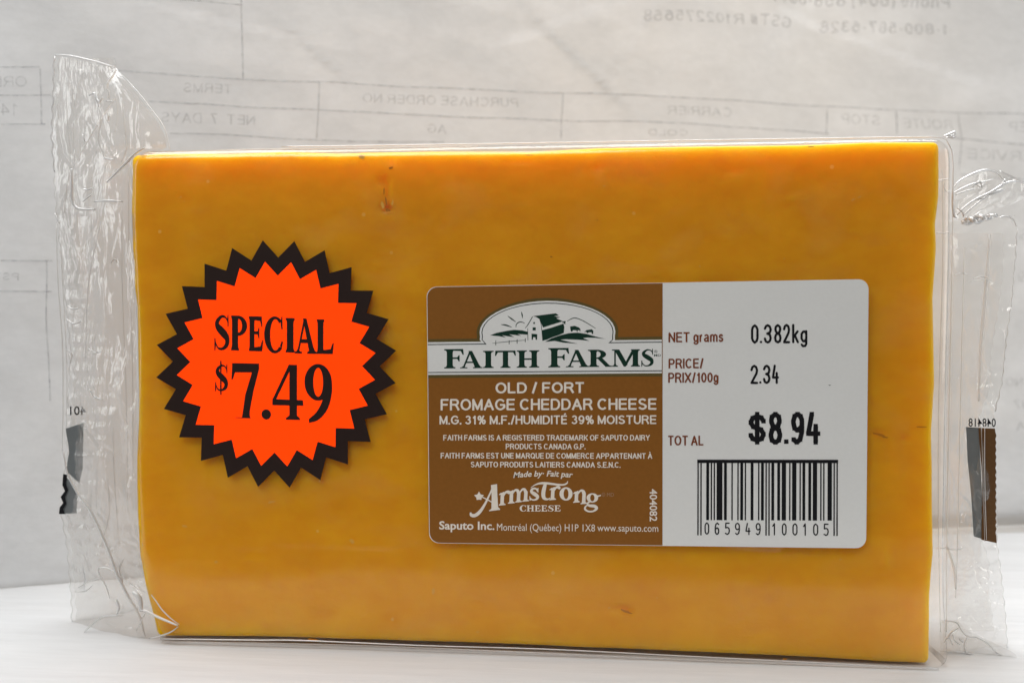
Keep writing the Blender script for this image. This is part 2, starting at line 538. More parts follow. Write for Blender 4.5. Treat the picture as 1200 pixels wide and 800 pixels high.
SANS = {
    'A': (.92, [[(0, 0), (.5, 1), (1, 0)], [(.17, .33), (.83, .33)]]), 'B': (.82, [[(0, 0), (0, 1), (.6, 1)] + arcp(.6, .76, .34, .24, 90, -90) + [(0, .52)], [(.6, .52)] + arcp(.62, .26, .38, .26, 90, -90) + [(0, 0)]]),
    'C': (.90, [arcp(.52, .5, .52, .5, 42, 318, 20)]), 'D': (.85, [[(0, 0), (0, 1), (.45, 1)] + arcp(.45, .5, .55, .5, 90, -90, 16) + [(0, 0)]]),
    'E': (.74, [[(1, 1), (0, 1), (0, 0), (1, 0)], [(0, .52), (.92, .52)]]), 'F': (.70, [[(1, 1), (0, 1), (0, 0)], [(0, .50), (.86, .50)]]),
    'G': (.95, [arcp(.52, .5, .52, .5, 45, 325, 20) + [(1, .2), (1, .46), (.56, .46)]]), 'H': (.80, [[(0, 0), (0, 1)], [(1, 0), (1, 1)], [(0, .53), (1, .53)]]),
    'I': (.0, [[(.5, 0), (.5, 1)]]), 'K': (.82, [[(0, 0), (0, 1)], [(1, 1), (.02, .33)], [(.33, .56), (1, 0)]]), 'L': (.66, [[(0, 1), (0, 0), (1, 0)]]),
    'M': (.95, [[(0, 0), (0, 1), (.5, .04), (1, 1), (1, 0)]]), 'N': (.80, [[(0, 0), (0, 1), (1, 0), (1, 1)]]), 'O': (.98, [arcp(.5, .5, .5, .5, 0, 360, 28)]),
    'Q': (.98, [arcp(.5, .5, .5, .5, 0, 360, 28), [(.62, .28), (1.0, -.02)]]),
    'P': (.78, [[(0, 0), (0, 1), (.6, 1)] + arcp(.62, .73, .38, .27, 90, -90) + [(0, .46)]]), 'R': (.85, [[(0, 0), (0, 1), (.58, 1)] + arcp(.60, .75, .34, .25, 90, -90) + [(0, .5)], [(.55, .5), (.74, .38), (1, 0)]]),
    'S': (.80, [arcp(.5, .75, .44, .25, 25, 180, 10) + [(.09, .66), (.25, .56), (.72, .45), (.93, .33)] + arcp(.5, .26, .48, .26, 0, -162, 10)]),
    'T': (.78, [[(0, 1), (1, 1)], [(.5, 1), (.5, 0)]]), 'U': (.80, [[(0, 1), (0, .32)] + arcp(.5, .33, .5, .33, 180, 360, 14) + [(1, 1)]]),
    'V': (.88, [[(0, 1), (.5, 0), (1, 1)]]), 'W': (1.2, [[(0, 1), (.25, 0), (.5, 1), (.75, 0), (1, 1)]]), 'X': (.86, [[(0, 0), (1, 1)], [(0, 1), (1, 0)]]),
    'Y': (.86, [[(0, 1), (.5, .45), (1, 1)], [(.5, .45), (.5, 0)]]), '/': (.34, [[(0, -.03), (1, 1.03)]]), '.': (0, [[(.5, 0), (.5, .01)]]), '-': (.3, [[(0, .38), (1, .38)]]),
    '#': (.66, [[(.18, 0), (.38, 1)], [(.62, 0), (.82, 1)], [(0, .32), (1, .32)], [(0, .68), (1, .68)]]), '(': (.22, [arcp(1.2, .42, 1.2, .75, 125, 235)]), ')': (.22, [arcp(-.2, .42, 1.2, .75, 55, -55)]),
    '%': (1.05, [arcp(.2, .76, .18, .24, 0, 360, 14), arcp(.8, .24, .18, .24, 0, 360, 14), [(.25, 0), (.75, 1)]]),
    '0': (.66, [arcp(.5, .5, .5, .5, 0, 360, 24)]), '1': (.42, [[(.1, .74), (.5, .86), (.75, 1), (.75, 0)]]), '2': (.66, [arcp(.5, .72, .46, .28, 165, -20) + [(.78, .42), (0, 0), (1, 0)]]),
    '3': (.66, [arcp(.48, .77, .42, .23, 160, -75) + [(.42, .54)], [(.42, .54)] + arcp(.48, .27, .5, .27, 80, -165)]), '4': (.70, [[(.72, 0), (.72, 1), (0, .28), (1, .28)]]),
    '5': (.66, [[(.92, 1), (.2, 1), (.08, .50)] + arcp(.48, .32, .5, .32, 130, -160)]), '6': (.66, [arcp(.52, .5, .50, .5, 50, 180) + arcp(.5, .32, .5, .32, 180, 540, 18)]),
    '7': (.66, [[(0, 1), (1, 1), (.55, .5), (.34, 0)]]), '8': (.66, [arcp(.5, .76, .42, .24, 0, 360, 18), arcp(.5, .26, .5, .26, 0, 360, 18)]), '9': (.66, [arcp(.48, .5, .50, .5, -130, 0) + arcp(.5, .68, .5, .32, 0, 360, 18)]),
    'a': (.58, [arcp(.5, .52, .45, .22, 155, 30, 8) + [(.92, .5), (.92, .1), (1, 0)], [(.92, .42), (.5, .38), (.12, .30), (.0, .16), (.18, .0), (.5, .0), (.92, .16)]]),
    'e': (.60, [[(.02, .38), (1, .38)] + arcp(.5, .37, .5, .37, 0, 315, 18)]), 'g': (.58, [arcp(.47, .37, .47, .37, 0, 360, 18), [(1, .74), (1, -.08)] + arcp(.5, -.06, .5, .24, 0, -155, 10)]),
    'h': (.55, [[(0, 0), (0, 1)], [(0, .5)] + arcp(.5, .5, .5, .24, 150, 0, 8) + [(1, 0)]]), 'm': (.95, [[(0, 0), (0, .74)], [(0, .5)] + arcp(.25, .5, .25, .24, 150, 0, 8) + [(.5, 0)], [(.5, .5)] + arcp(.75, .5, .25, .24, 150, 0, 8) + [(1, 0)]]),
    'n': (.55, [[(0, 0), (0, .74)], [(0, .5)] + arcp(.5, .5, .5, .24, 150, 0, 8) + [(1, 0)]]), 'o': (.62, [arcp(.5, .37, .5, .37, 0, 360, 18)]), 'r': (.30, [[(0, 0), (0, .74)], [(0, .45), (.4, .70), (1, .72)]]),
    's': (.52, [[(.95, .56), (.7, .73), (.3, .73), (.05, .56), (.2, .42), (.8, .34), (1, .17), (.72, 0), (.28, 0), (0, .18)]]),
}
ACC = {'\u00c9': ('E', [[(.45, 1.17), (.75, 1.36)]]), '\u00c0': ('A', [[(.30, 1.36), (.58, 1.17)]])}


def sans(name, s, x0, x1, base, h, w, m, d, parent, sl=None, mirror=False, place=None, gap=.20):
    adv = []
    tot = 0.0
    fixed = 0.0
    for c in s:
        if c == ' ':
            adv.append(None); tot += .42; continue
        g = SANS[ACC[c][0] if c in ACC else c]
        adv.append(g)
        tot += g[0]; fixed += w
        tot += gap * .6
    tot -= gap * .6
    k = ((x1 - x0) - fixed) / tot
    sl = slope(base) if sl is None else sl
    q = []
    x = x0
    for c, g in zip(s, adv):
        if g is None:
            x += .42 * k; continue
        gw = g[0] * k
        H = h - w
        st = g[1] + (ACC[c][1] if c in ACC else [])
        for P in st:
            Z = [(x + w / 2 + (a * gw if g[0] > 0 else 0), w / 2 + b * H) for a, b in P]
            for i in range(len(Z) - 1):
                (ax, ay), (bx, by) = Z[i], Z[i + 1]
                L = math.hypot(bx - ax, by - ay)
                if L < 1e-6:
                    continue
                e = min(w * .5, L * .5) if i > 0 else 0
                if c in '.':
                    ay -= w * .5; by += w * .5
                ww = w if abs(bx - ax) < abs(by - ay) else w * .88
                nn = 1 if place is None else max(1, int(L / 2.5))
                for m_ in range(nn):
                    f0, f1 = m_ / nn, (m_ + 1) / nn
                    q += strip([(ax + (bx - ax) * f0, ay + (by - ay) * f0, ww), (ax + (bx - ax) * f1, ay + (by - ay) * f1, ww)], 1, smooth=False)
                if 0 < i:
                    q += disc(ax, ay, w * .46, n=8)
            # square ends
            for (px, py), (rx_2, ry_2) in ((Z[0], Z[1]), (Z[-1], Z[-2])):
                L = math.hypot(px - rx_2, py - ry_2) or 1
                ex, ey = (px - rx_2) / L * w * .42, (py - ry_2) / L * w * .42
                if c != '.' and (abs(ey) > abs(ex)) and (py < w * .6 or py > h - w * .6):
                    q += strip([(px, py, w), (px + ex, py + ey, w)], 1, smooth=False)
                elif c in 'EFLTGH' :
                    q += strip([(px, py, w * .88), (px + ex * .8, py + ey * .8, w * .88)], 1, smooth=False)
        x += gw + w + gap * .6 * k
    q = [[((x0 + x1 - px) if mirror else px, py) for px, py in r] for r in q]
    q = [[(px, base + sl * (px - x0) - py) for px, py in r] for r in q]
    if place is None:
        return flat(name, q, m, d, parent)
    v, f = union_tris(q)
    return mesh_obj(name, [place(px, py) for px, py in v], f, m, parent, smooth=False)


# ---------------------------------------------- serif lettering drawn by hand (cap height 1)
def stem(x0, x1, s=0.12, top=True, bot=True, t=0.055, y0=0.0, y1=1.0):
    h = y1 - y0
    p = []
    if bot:
        p += [(x0 - s, y0), (x1 + s, y0), (x1 + s, y0 + t), (x1 + s * .3, y0 + t * 1.5), (x1, y0 + .17 * h)]
    else:
        p += [(x0, y0), (x1, y0)]
    if top:
        p += [(x1, y1 - .17 * h), (x1 + s * .3, y1 - t * 1.5), (x1 + s, y1 - t), (x1 + s, y1), (x0 - s, y1), (x0 - s, y1 - t), (x0 - s * .3, y1 - t * 1.5), (x0, y1 - .17 * h)]
    else:
        p += [(x1, y1), (x0, y1)]
    if bot:
        p += [(x0, y0 + .17 * h), (x0 - s * .3, y0 + t * 1.5), (x0 - s, y0 + t)]
    return [p]


def glyph(ch, k=0.25, s=0.12, thin=0.085):
    x = 0.13
    if ch == 'I':
        return stem(x, x + k, s)
    if ch in 'FEL':
        g = stem(x, x + k, s)
        e = x + k
        if ch in 'FE':
            g += [[(e - .02, 1), (e + .47, 1), (e + .50, .70), (e + .45, .70), (e + .36, 1 - thin - .02), (e - .02, 1 - thin)]]
            g += [[(e - .02, .57), (e + .20, .57), (e + .27, .68), (e + .31, .68), (e + .31, .36), (e + .27, .36), (e + .20, .485), (e - .02, .485)]]
        if ch in 'EL':
            g += [[(e - .02, 0), (e + .50, 0), (e + .56, .32), (e + .50, .32), (e + .38, thin + .03), (e - .02, thin)]]
        return g
    if ch == 'A':
        return [[(.42, 1.0), (.60, 1.0), (1.02, .04), (.74, .04)], [(.13, .03), (.22, .03), (.52, .86), (.46, .98)],
                [(.25, .30), (.80, .30), (.80, .30 + thin), (.27, .30 + thin)],
                [(.0, 0), (.37, 0), (.37, .05), (.26, .07), (.22, .12), (.14, .12), (.10, .07), (.0, .05)],
                [(.64, 0), (1.12, 0), (1.12, .05), (1.03, .08), (.98, .16), (.70, .16), (.73, .08), (.64, .05)]]
    if ch == 'T':
        return stem(.38, .38 + k, s, top=False) + [[(-.02, .70), (.03, .70), (.13, .9), (.90, .9), (.99, .70), (1.04, .70), (1.02, 1), (.0, 1)]]
    if ch == 'H':
        return stem(.12, .12 + k, s) + stem(.74, .74 + k, s) + [[(.3, .455), (.8, .455), (.8, .455 + thin), (.3, .455 + thin)]]
    if ch == 'P':
        e = x + k
        return stem(x, e, s) + ring(e, .71, .46, .29, .20, .20, -90, 90, 14) + [[(e - .1, 1), (e + .01, 1), (e + .01, .91), (e - .1, .91)], [(e - .1, .51), (e + .01, .51), (e + .01, .42), (e - .1, .42)]]
    if ch == 'R':
        e = x + k
        return stem(x, e, s) + ring(e, .73, .44, .27, .19, .185, -90, 90, 14) + [[(e - .1, 1), (e + .01, 1), (e + .01, .915), (e - .1, .915)], [(e - .1, .545), (e + .01, .545), (e + .01, .46), (e - .1, .46)],
            [(e + .04, .49), (e + .26, .52), (e + .60, .08), (e + .76, .05), (e + .76, 0), (e + .42, 0)]]
    if ch == 'M':
        return stem(.12, .20, s * .9, top=False) + stem(1.05, 1.05 + k, s * .8, top=True) + [
            [(0.0, 1), (.37, 1), (.80, .12), (.66, .0), (.60, .0), (.20, .82), (.12, .93), (.0, .95)],
            [(.64, .0), (.70, .0), (1.10, .80), (1.10, 1.0), (1.03, 1.0), (.66, .20)]]
    if ch == 'S':
        return strip([(.70, .80, .05), (.58, .93, .06), (.38, .955, .09), (.17, .80, .17), (.20, .66, .22), (.42, .52, .26), (.64, .36, .23), (.64, .17, .18), (.44, .045, .085), (.22, .06, .06), (.08, .22, .05)]) + [
            [(.68, .68), (.735, .68), (.725, 1.02), (.69, 1.01), (.665, .93)], [(.03, -.02), (.07, -.01), (.10, .09), (.09, .34), (.03, .34)]]
    if ch == 'C':
        return ring(.52, .5, .52, .52, .26, .44, 48, 312, 30, ox=.03) + [[(.84, .66), (.90, .66), (.89, 1.02), (.84, 1.0), (.80, .86)], [(.80, .12), (.85, .1), (.92, .30), (.86, .34), (.78, .2)]]
    if ch == '7':
        return [[(0, .70), (.05, .70), (.13, .83), (.74, .835), (.50, .42), (.38, 0), (.15, 0), (.13, -.01), (.70, -.01), (.66, .04), (.66, .12), (.80, .50), (1.0, .90), (1.0, 1.0), (.03, 1.0)]]
    if ch == '4':
        return [[(.56, 1), (.84, 1), (.84, .08), (.94, .03), (.94, 0), (.46, 0), (.46, .03), (.58, .08), (.58, .86)],
                [(.0, .36), (.12, .36), (.60, .90), (.62, 1.0), (.56, 1.0)], [(.0, .26), (1.06, .26), (1.04, .36), (.0, .37)]]
    if ch == '9':
        return ring(.5, .69, .5, .33, .18, .26, 0, 360, 30) + strip([(.86, .72, .28), (.86, .52, .28), (.74, .28, .24), (.48, .09, .16), (.16, -.01, .07)])
    if ch == '.':
        return disc(.5, .5, .5, .5, 20)
    if ch == '$':
        return glyph('S', k, s) + [[(.32, -.14), (.40, -.14), (.40, 1.14), (.32, 1.14)]]
    return []


def glyph_px(ch, x0, x1, base, top, sl=0.0, **kw):
    g = glyph(ch, **kw)
    xs = [p[0] for q in g for p in q]
    a, b = min(xs), max(xs)
    out = []
    for q in g:
        r = []
        for (x, y) in q:
            px = x0 + (x - a) / (b - a) * (x1 - x0)
            r.append((px, base + sl * (px - x0) - y * (base - top)))
        out.append(r)
    return out


# ------------------------------------------------------------------ things
def props(o, label=None, cat=None, kind=None, group=None):
    for k, v in (('label', label), ('category', cat), ('kind', kind), ('group', group)):
        if v:
            o[k] = v
    return o


rng = np.random.default_rng(7)
random.seed(11)


def vnoise(x, z, seed=0):
    """smooth value noise"""
    def h(i, j):
        n = np.sin(i * 127.1 + j * 311.7 + seed * 74.7) * 43758.5453
        return n - np.floor(n)
    i = np.floor(x); j = np.floor(z)
    fx = x - i; fz = z - j
    fx = fx * fx * (3 - 2 * fx); fz = fz * fz * (3 - 2 * fz)
    return (h(i, j) * (1 - fx) + h(i + 1, j) * fx) * (1 - fz) + (h(i, j + 1) * (1 - fx) + h(i + 1, j + 1) * fx) * fz


# ---- ledge the pack stands on
def ledge():
    V, F = [], []
    x0, x1, y0, y1 = -0.45, 0.65, -0.048, 0.40
    nx, ny = 110, 110
    ys = np.concatenate([[y0, y0 + .0006, y0 + .0018], np.linspace(y0 + .004, y1, ny - 3)])
    zs = np.concatenate([[-.003, -.0012, -.0003], np.zeros(ny - 3)])
    for j in range(ny):
        for i in range(nx):
            x = x0 + (x1 - x0) * i / (nx - 1)
            y = ys[j]
            z = zs[j]
            V.append((x, y, z))
    for j in range(ny - 1):
        for i in range(nx - 1):
            a = j * nx + i
            F.append((a, a + 1, a + nx + 1, a + nx))
    b = len(V)
    V += [(x0, y0, -0.03), (x1, y0, -0.03), (x1, y1, -0.03), (x0, y1, -0.03)]
    F.append(tuple([b, b + 1] + [nx - 1 - i for i in range(nx)]))
    F.append((b + 3, b + 2, b + 1, b))
    F.append((b + 2, b + 3, (ny - 1) * nx, ny * nx - 1))
    o = mesh_obj('table', V, F, MT['table'])
    props(o, 'smooth white painted ledge under the cheese pack', None, 'structure')
    return o


ledge()

# ---- thin printed form leaning behind, seen from its blank side
GL = ground(0, 690)
GR = ground(1200, 600)
BD = GR - GL
BD[2] = 0
BD /= np.linalg.norm(BD)
LEAN = math.radians(4)
BN0 = np.array([BD[1], -BD[0], 0.0])           # towards the viewer
BU = np.array([-BN0[0] * math.sin(LEAN), -BN0[1] * math.sin(LEAN), math.cos(LEAN)])
BN = np.cross(BU, -BD) if np.dot(np.cross(BU, -BD), BN0) > 0 else np.cross(-BD, BU)


def fold_ridge(u, v, a, b, w, h):
    a = np.array(a); b = np.array(b)
    d = b - a
    L = np.linalg.norm(d)
    t = ((u - a[0]) * d[0] + (v - a[1]) * d[1]) / L ** 2
    tt = np.clip(t, 0, 1)
    dist = np.hypot(u - a[0] - tt * d[0], v - a[1] - tt * d[1])
    s = np.sign((u - a[0]) * d[1] - (v - a[1]) * d[0])
    return h * np.exp(-dist / w) * np.where(s > 0, 1.0, 0.35)


def bpix(x, y):
    r = ray(x, y)
    t = np.dot(GL - CAM, BN) / np.dot(r, BN)
    p = CAM + r * t - GL
    return np.array([np.dot(p, BD), np.dot(p, BU)])


RIDGES = [(bpix(352, 45), bpix(392, 84), .006, .0013), (bpix(420, 30), bpix(426, 54), .005, -.0010), (bpix(640, 30), bpix(715, 108), .010, .0018),
          (bpix(560, 60), bpix(640, 30), .014, -.0012), (bpix(950, 20), bpix(1100, 80), .016, -.0014), (bpix(180, 10), bpix(350, 45), .018, -.0010),
          (bpix(700, 110), bpix(760, 20), .02, -.0013), (bpix(230, 120), bpix(210, 170), .012, -.0008)]


def bsurf(u, v):
    z = 0.0062 * (vnoise(u * 19 + .6 * vnoise(u * 40, v * 30, 1), v * 27, 3) - .5) + 0.0024 * (vnoise(u * 60 + 4, v * 75, 5) - .5) + 0.0006 * (vnoise(u * 150, v * 190, 8) - .5) + .0012 * np.abs(vnoise(u * 34 + v * 20, v * 30 - u * 12, 12) - .5)
    for a, b, w, h in RIDGES:
        z = z + fold_ridge(u, v, a, b, w, h)
    # the foot of the sheet sweeps gently forward onto the ledge, more towards the right
    k = 0.003 + 0.060 * np.clip((u - 0.17) / 0.17, 0, 1) ** 1.3
    z = z + np.where(v < k, (1 - np.sqrt(np.clip(1 - (1 - v / k) ** 2, 0, 1))) * k * 0.9, 0)
    z = z * np.clip(v / .004 * .5 + .5, 0, 1)
    return z


def bplace(x, y, off=0.00032):
    u, v = bpix(x, y)
    p = GL + BD * u + BU * v + BN * (float(bsurf(u, v)) + off)
    return p


def form_sheet():
    nu, nv = 300, 170
    U = np.linspace(-0.14, 0.52, nu); Vv = np.concatenate([np.linspace(0.0002, 0.03, 24), np.linspace(0.03, 0.190, nv - 23)[1:]])
    nv = len(Vv)
    V, F = [], []
    for v in Vv:
        z = bsurf(U, np.full(nu, v))
        for i in range(nu):
            V.append(GL + BD * U[i] + BU * v + BN * z[i])
    for j in range(nv - 1):
        for i in range(nu - 1):
            a = j * nu + i
            F.append((a, a + 1, a + nu + 1, a + nu))
    o = mesh_obj('paper_form', V, F, MT['sheet'])
    props(o, 'creased grey-white paper form behind the cheese with faint mirrored print', 'paper sheet')
    return o


sheet = form_sheet()


def bline(pts, w):
    q = strip([(x, y, w) for x, y in pts], 14)
    v, f = union_tris(q)
    V = [bplace(x, y) for x, y in v]
    return mesh_obj('ruled_line', V, f, MT['ghostline'], sheet, smooth=False)


for pts in [[(0, 80), (50, 82)], [(140, 85), (290, 94), (500, 103), (660, 109), (900, 122), (1050, 129), (1200, 135)],
            [(0, 112), (62, 114)], [(175, 121), (290, 127), (372, 130), (540, 137), (760, 146), (970, 158)], [(1110, 163), (1200, 170)],
            [(0, 145), (55, 147)], [(200, 158), (290, 161), (400, 166), (520, 167)],
            [(90, 0), (200, 3), (285, 9)], [(283, 0), (284, 50), (285, 95)], [(50, 84), (50, 115), (50, 147)], [(374, 99), (373, 130), (371, 163)],
            [(660, 110), (658, 140), (657, 164)], [(968, 128), (966, 158)], [(1050, 130), (1048, 158)], [(1124, 134), (1123, 163), (1121, 200)],
            [(1122, 205), (1200, 212)], [(0, 305), (62, 306)], [(0, 341), (62, 342)], [(55, 306), (56, 342), (56, 470)]]:
    bline(pts, 1.3)
for s, x0, x1, base, h, sl, bold in [
        ('Phone (604) 858-6614', 905, 1116, 2, 15, .033, .012), ('1-800-587-6328', 968, 1113, 34.0, 13.5, .048, .012),
        ('GST# R102275658', 754, 931, 25, 13.5, .035, .012), ('ORD', -10, 33, 102, 12, .03, 0), ('14.', -5, 22, 135, 14, .03, 0),
        ('TERMS', 216, 272, 110, 11.5, .03, 0), ('NET  7  DAYS', 190, 299, 145, 12, .035, 0),
        ('PURCHASE ORDER NO', 425, 607, 121, 11, .028, 0), ('AG', 501, 523, 156, 11, .03, 0), ('CARRIER', 779, 854, 137, 11, .03, 0),
        ('COLD', 755, 800, 162, 8, .03, 0), ('STOP', 984, 1030, 146, 12, .04, 0), ('ROUTE', 1056, 1114, 151, 12, .035, 0),
        ('REP', 1180, 1212, 155, 11.5, .03, 0), ('SERVICE', 1130, 1225, 187, 12, .04, 0), ('ABBOTSFORD', 1142, 1290, 233, 12, .04, 0),
        ('T9', 1190, 1210, 330, 12, .03, 0), ('PS', 1190, 1206, 282, 12, .03, 0), ('PST', -8, 22, 328, 9, .02, 0), ('NO', 1176, 1196, 452, 10, .01, 0), ('37', 1184, 1200, 478, 10, .01, 0), ('TA', 1182, 1204, 503, 10, .0, 0)]:
    sans('mirrored_print', s, x0, x1, base, h, 2.3 if bold else 1.5, MT['ghost'], 0, sheet, sl=sl, mirror=True, place=bplace, gap=.34)

# ================================================================== the pack
pack = bpy.data.objects.new('cheese_pack', None)
pack.location = (0.0775, 0.012, 0.0)
COL.objects.link(pack)
props(pack, 'orange cheddar block in clear wrap with burst sticker and price label', 'cheese')


def lerp_tab(tab, y):
    return np.interp(y, [t[0] for t in tab], [t[1] for t in tab])


def block(name, top, bot, left, right, yf, yb, r, m, nu, nv, disp=None, label=None):
    """rounded block whose front outline follows surveyed curves.
    top/bot: (x, y) tables read along x; left/right: (y, x) tables read along y"""
    def dist(n, L):
        e = np.array([0, .08, .2, .36, .56, .78, 1.0]) * r / L
        mid = np.linspace(e[-1], 1 - e[-1], n)[1:-1]
        return np.concatenate([e, mid, 1 - e[::-1]])
    S = dist(nu, 0.155); T = dist(nv, 0.097)
    yTL, yBL = top[0][1], bot[0][1]
    V, idx = [], {}
    nS, nT = len(S), len(T)
    P = np.zeros((nT, nS, 2))
    for j, t in enumerate(T):
        for i, s in enumerate(S):
            # transfinite blend of the four edges in survey space
            yl = left[0][0] + (left[-1][0] - left[0][0]) * t
            yr = right[0][0] + (right[-1][0] - right[0][0]) * t
            xl = lerp_tab(left, yl); xr = lerp_tab(right, yr)
            xt = top[0][0] + (top[-1][0] - top[0][0]) * s
            xb = bot[0][0] + (bot[-1][0] - bot[0][0]) * s
            yt = lerp_tab(top, xt); yb_ = lerp_tab(bot, xb)
            c00 = np.array(top[0]); c10 = np.array(top[-1]); c01 = np.array(bot[0]); c11 = np.array(bot[-1])
            Lp = np.array([xl, yl]); Rp = np.array([xr, yr]); Tp = np.array([xt, yt]); Bp = np.array([xb, yb_])
            P[j, i] = (1 - s) * Lp + s * Rp + (1 - t) * Tp + t * Bp - ((1 - s) * (1 - t) * c00 + s * (1 - t) * c10 + (1 - s) * t * c01 + s * t * c11)

    def rim(s, t):
        ds = min(s, 1 - s) * 0.155; dt = min(t, 1 - t) * 0.097
        a = max(0, r - ds); b = max(0, r - dt)
        q = min(r, math.hypot(a, b))
        return r - math.sqrt(max(0, r * r - q * q))
    for side in (0, 1):
        for j in range(nT):
            for i in range(nS):
                p = at(P[j, i, 0], P[j, i, 1], 0.0)
                k = rim(S[i], T[j])
                # pull true corners in so they are round
                ds = min(S[i], 1 - S[i]) * .155; dt = min(T[j], 1 - T[j]) * .097
                a = max(0, r - ds); b = max(0, r - dt)
                hh = math.hypot(a, b)
                if a > 0 and b > 0 and hh > r:
                    f_ = 1 - r / hh
                    p = p + np.array([a * f_ * (1 if S[i] < .5 else -1), 0, b * f_ * (-1 if T[j] < .5 else 1)])
                y = yf + k if side == 0 else yb - k
                if disp is not None and side == 0:
                    y += disp(P[j, i, 0], P[j, i, 1])
                V.append((p[0], y, p[2]))
    F = []
    N = nT * nS
    for j in range(nT - 1):
        for i in range(nS - 1):
            a = j * nS + i
            F.append((a, a + nS, a + nS + 1, a + 1))
            F.append((N + a, N + a + 1, N + a + nS + 1, N + a + nS))
    for i in range(nS - 1):
        F.append((i, i + 1, N + i + 1, N + i))
        a = (nT - 1) * nS + i
        F.append((a + 1, a, N + a, N + a + 1))
    for j in range(nT - 1):
        a = j * nS
        F.append((a + nS, a, N + a, N + a + nS))
        a = j * nS + nS - 1
        F.append((a, a + nS, N + a + nS, N + a))
    return mesh_obj(name, V, F, m, pack, label=label)


DENTS = [(452, 222, 3, 14, .0006), (453, 244, 6, 4, .0011), (447, 212, 5, 5, .0005), (457, 187, 5, 7, .0005), (728, 712, 14, 3.5, .0006), (735, 716, 6, 3, .0006),
         (383, 724, 13, 10, .0004), (1062, 512, 8, 2.5, .0007), (1030, 508, 9, 4, .0006), (1076, 500, 10, 2, .0005), (212, 232, 4, 2, .0005),
         (930, 232, 16, 5, -.0003), (864, 215, 30, 12, -.00025), (700, 195, 8, 6, .0004), (425, 180, 10, 7, -.0004), (355, 665, 14, 9, .0004), (365, 672, 5, 8, .0003),
         (1040, 655, 7, 16, -.0004), (560, 705, 8, 4, .0003), (300, 655, 20, 5, -.0002), (610, 188, 20, 4, .0003), (860, 200, 12, 4, .0003)]


def cheese_disp(x, y):
    z = 0.00022 * (vnoise(x / 40., y / 26., 2) - .5) + .00010 * (vnoise(x / 11., y / 8., 4) - .5)
    for cx, cy_, rx, ry, h in DENTS:
        q = ((x - cx) / rx) ** 2 + ((y - cy_) / ry) ** 2
        if q < 9:
            z += h * math.exp(-q * 1.2)
    return z + .0002


block('cheese_block',
      [(152, 181), (200, 178), (260, 179.5), (330, 176.5), (395, 179), (425, 178), (500, 176.5), (620, 177), (700, 172.5), (840, 170), (950, 168.5), (1020, 165.5), (1103, 165)],
      [(182, 747), (300, 747.5), (420, 751), (560, 755), (700, 761), (820, 766), (950, 772), (1040, 777.5), (1091, 779.5)],
      [(181, 152), (250, 151), (330, 154), (360, 158), (400, 158), (470, 160), (540, 157), (600, 158), (650, 161), (690, 168), (720, 176), (747, 182)],
      [(165, 1103), (230, 1103), (262, 1099), (290, 1100), (350, 1096), (450, 1098), (505, 1094), (560, 1095), (650, 1096), (700, 1092), (779.5, 1091)],
      0.0, 0.023, 0.0013, MT['cheese'], 230, 150, cheese_disp)


MT['pit'] = ink('painted_pit_shade', (0.50, 0.18, 0.008), 0.5, 0.3, 0.1, 2500)  # darker cheese tone that paints the shade inside the pits
MT['pale'] = ink('pale_milky_fleck', (0.80, 0.42, 0.06), 0.5, 0.15, 0.1, 2500)


def blob(cx, cy_, rx, ry, ang=0, seed=0, n=14):
    R_ = np.random.default_rng(seed)
    a = math.radians(ang); o_ = []
    for i in range(n):
        t = 2 * math.pi * i / n
        k = R_.uniform(.65, 1.15)
        x, y = rx * k * math.cos(t), ry * k * math.sin(t)
        o_.append((cx + x * math.cos(a) - y * math.sin(a), cy_ + x * math.sin(a) + y * math.cos(a)))
    return [o_]


cheese = bpy.data.objects['cheese_block']
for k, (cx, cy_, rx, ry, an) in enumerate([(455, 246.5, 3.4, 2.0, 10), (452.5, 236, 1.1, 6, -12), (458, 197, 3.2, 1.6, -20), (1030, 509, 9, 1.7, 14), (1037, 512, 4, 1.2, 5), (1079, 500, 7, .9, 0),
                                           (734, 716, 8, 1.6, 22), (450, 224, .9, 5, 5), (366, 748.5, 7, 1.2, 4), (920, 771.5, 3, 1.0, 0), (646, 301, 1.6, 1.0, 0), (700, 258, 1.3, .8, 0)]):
    flat('pit_shade', blob(cx, cy_, rx, ry, an, k), MT['pit'], -.00012, cheese)  # flat dark patches over the dents, shade put in as colour
for k, (cx, cy_, rx, ry, an) in enumerate([(448, 240, 2.0, 5, -15), (460, 238, 1.2, 4, 10), (424, 184, 3.5, 3.5, 0), (212, 231, 1.3, 1.0, 0), (216, 236, .8, .7, 0), (854, 252, 1.0, .7, 0), (919, 303, .9, 1.0, 0), (820, 312, 1.6, .9, 0),
                                           (870, 252, 1, 1, 0), (708, 218, 2, .8, 0), (714, 712, 1.2, 1.2, 0), (1000, 234, 3, .9, -30), (1007, 231, 2.4, .8, -25), (216, 616, 4, 1.6, 10), (318, 588, 5, 1.5, -12), (413, 634, 4, 3, 40), (253, 658, 2, 2, 0),
                                           (232, 721, 1, 1, 0), (460, 725, 2, 2.4, 0), (508, 692, 2, 4, 10), (383, 184, 1, 1, 0), (950, 172, 5, 1, 0), (620, 182, 6, 1, 0), (770, 700, 1, 1, 0), (985, 655, 1.5, 1, 0), (560, 740, 2, .8, 0)]):
    flat('salt_fleck', blob(cx, cy_, rx, ry, an, 50 + k, 9), MT['pale'], -.00010, cheese)


def sleeve_disp(x, y):
    e = min(1, max(0, (x - 170) / 60.)) * min(1, max(0, (1090 - x) / 60.))
    if y > 640:
        return -.00003 - .00045 * (vnoise(x / 150., y / 70., 9) - .5) * e
    return -0.00008 * (vnoise(x / 90., y / 60., 9)) * e


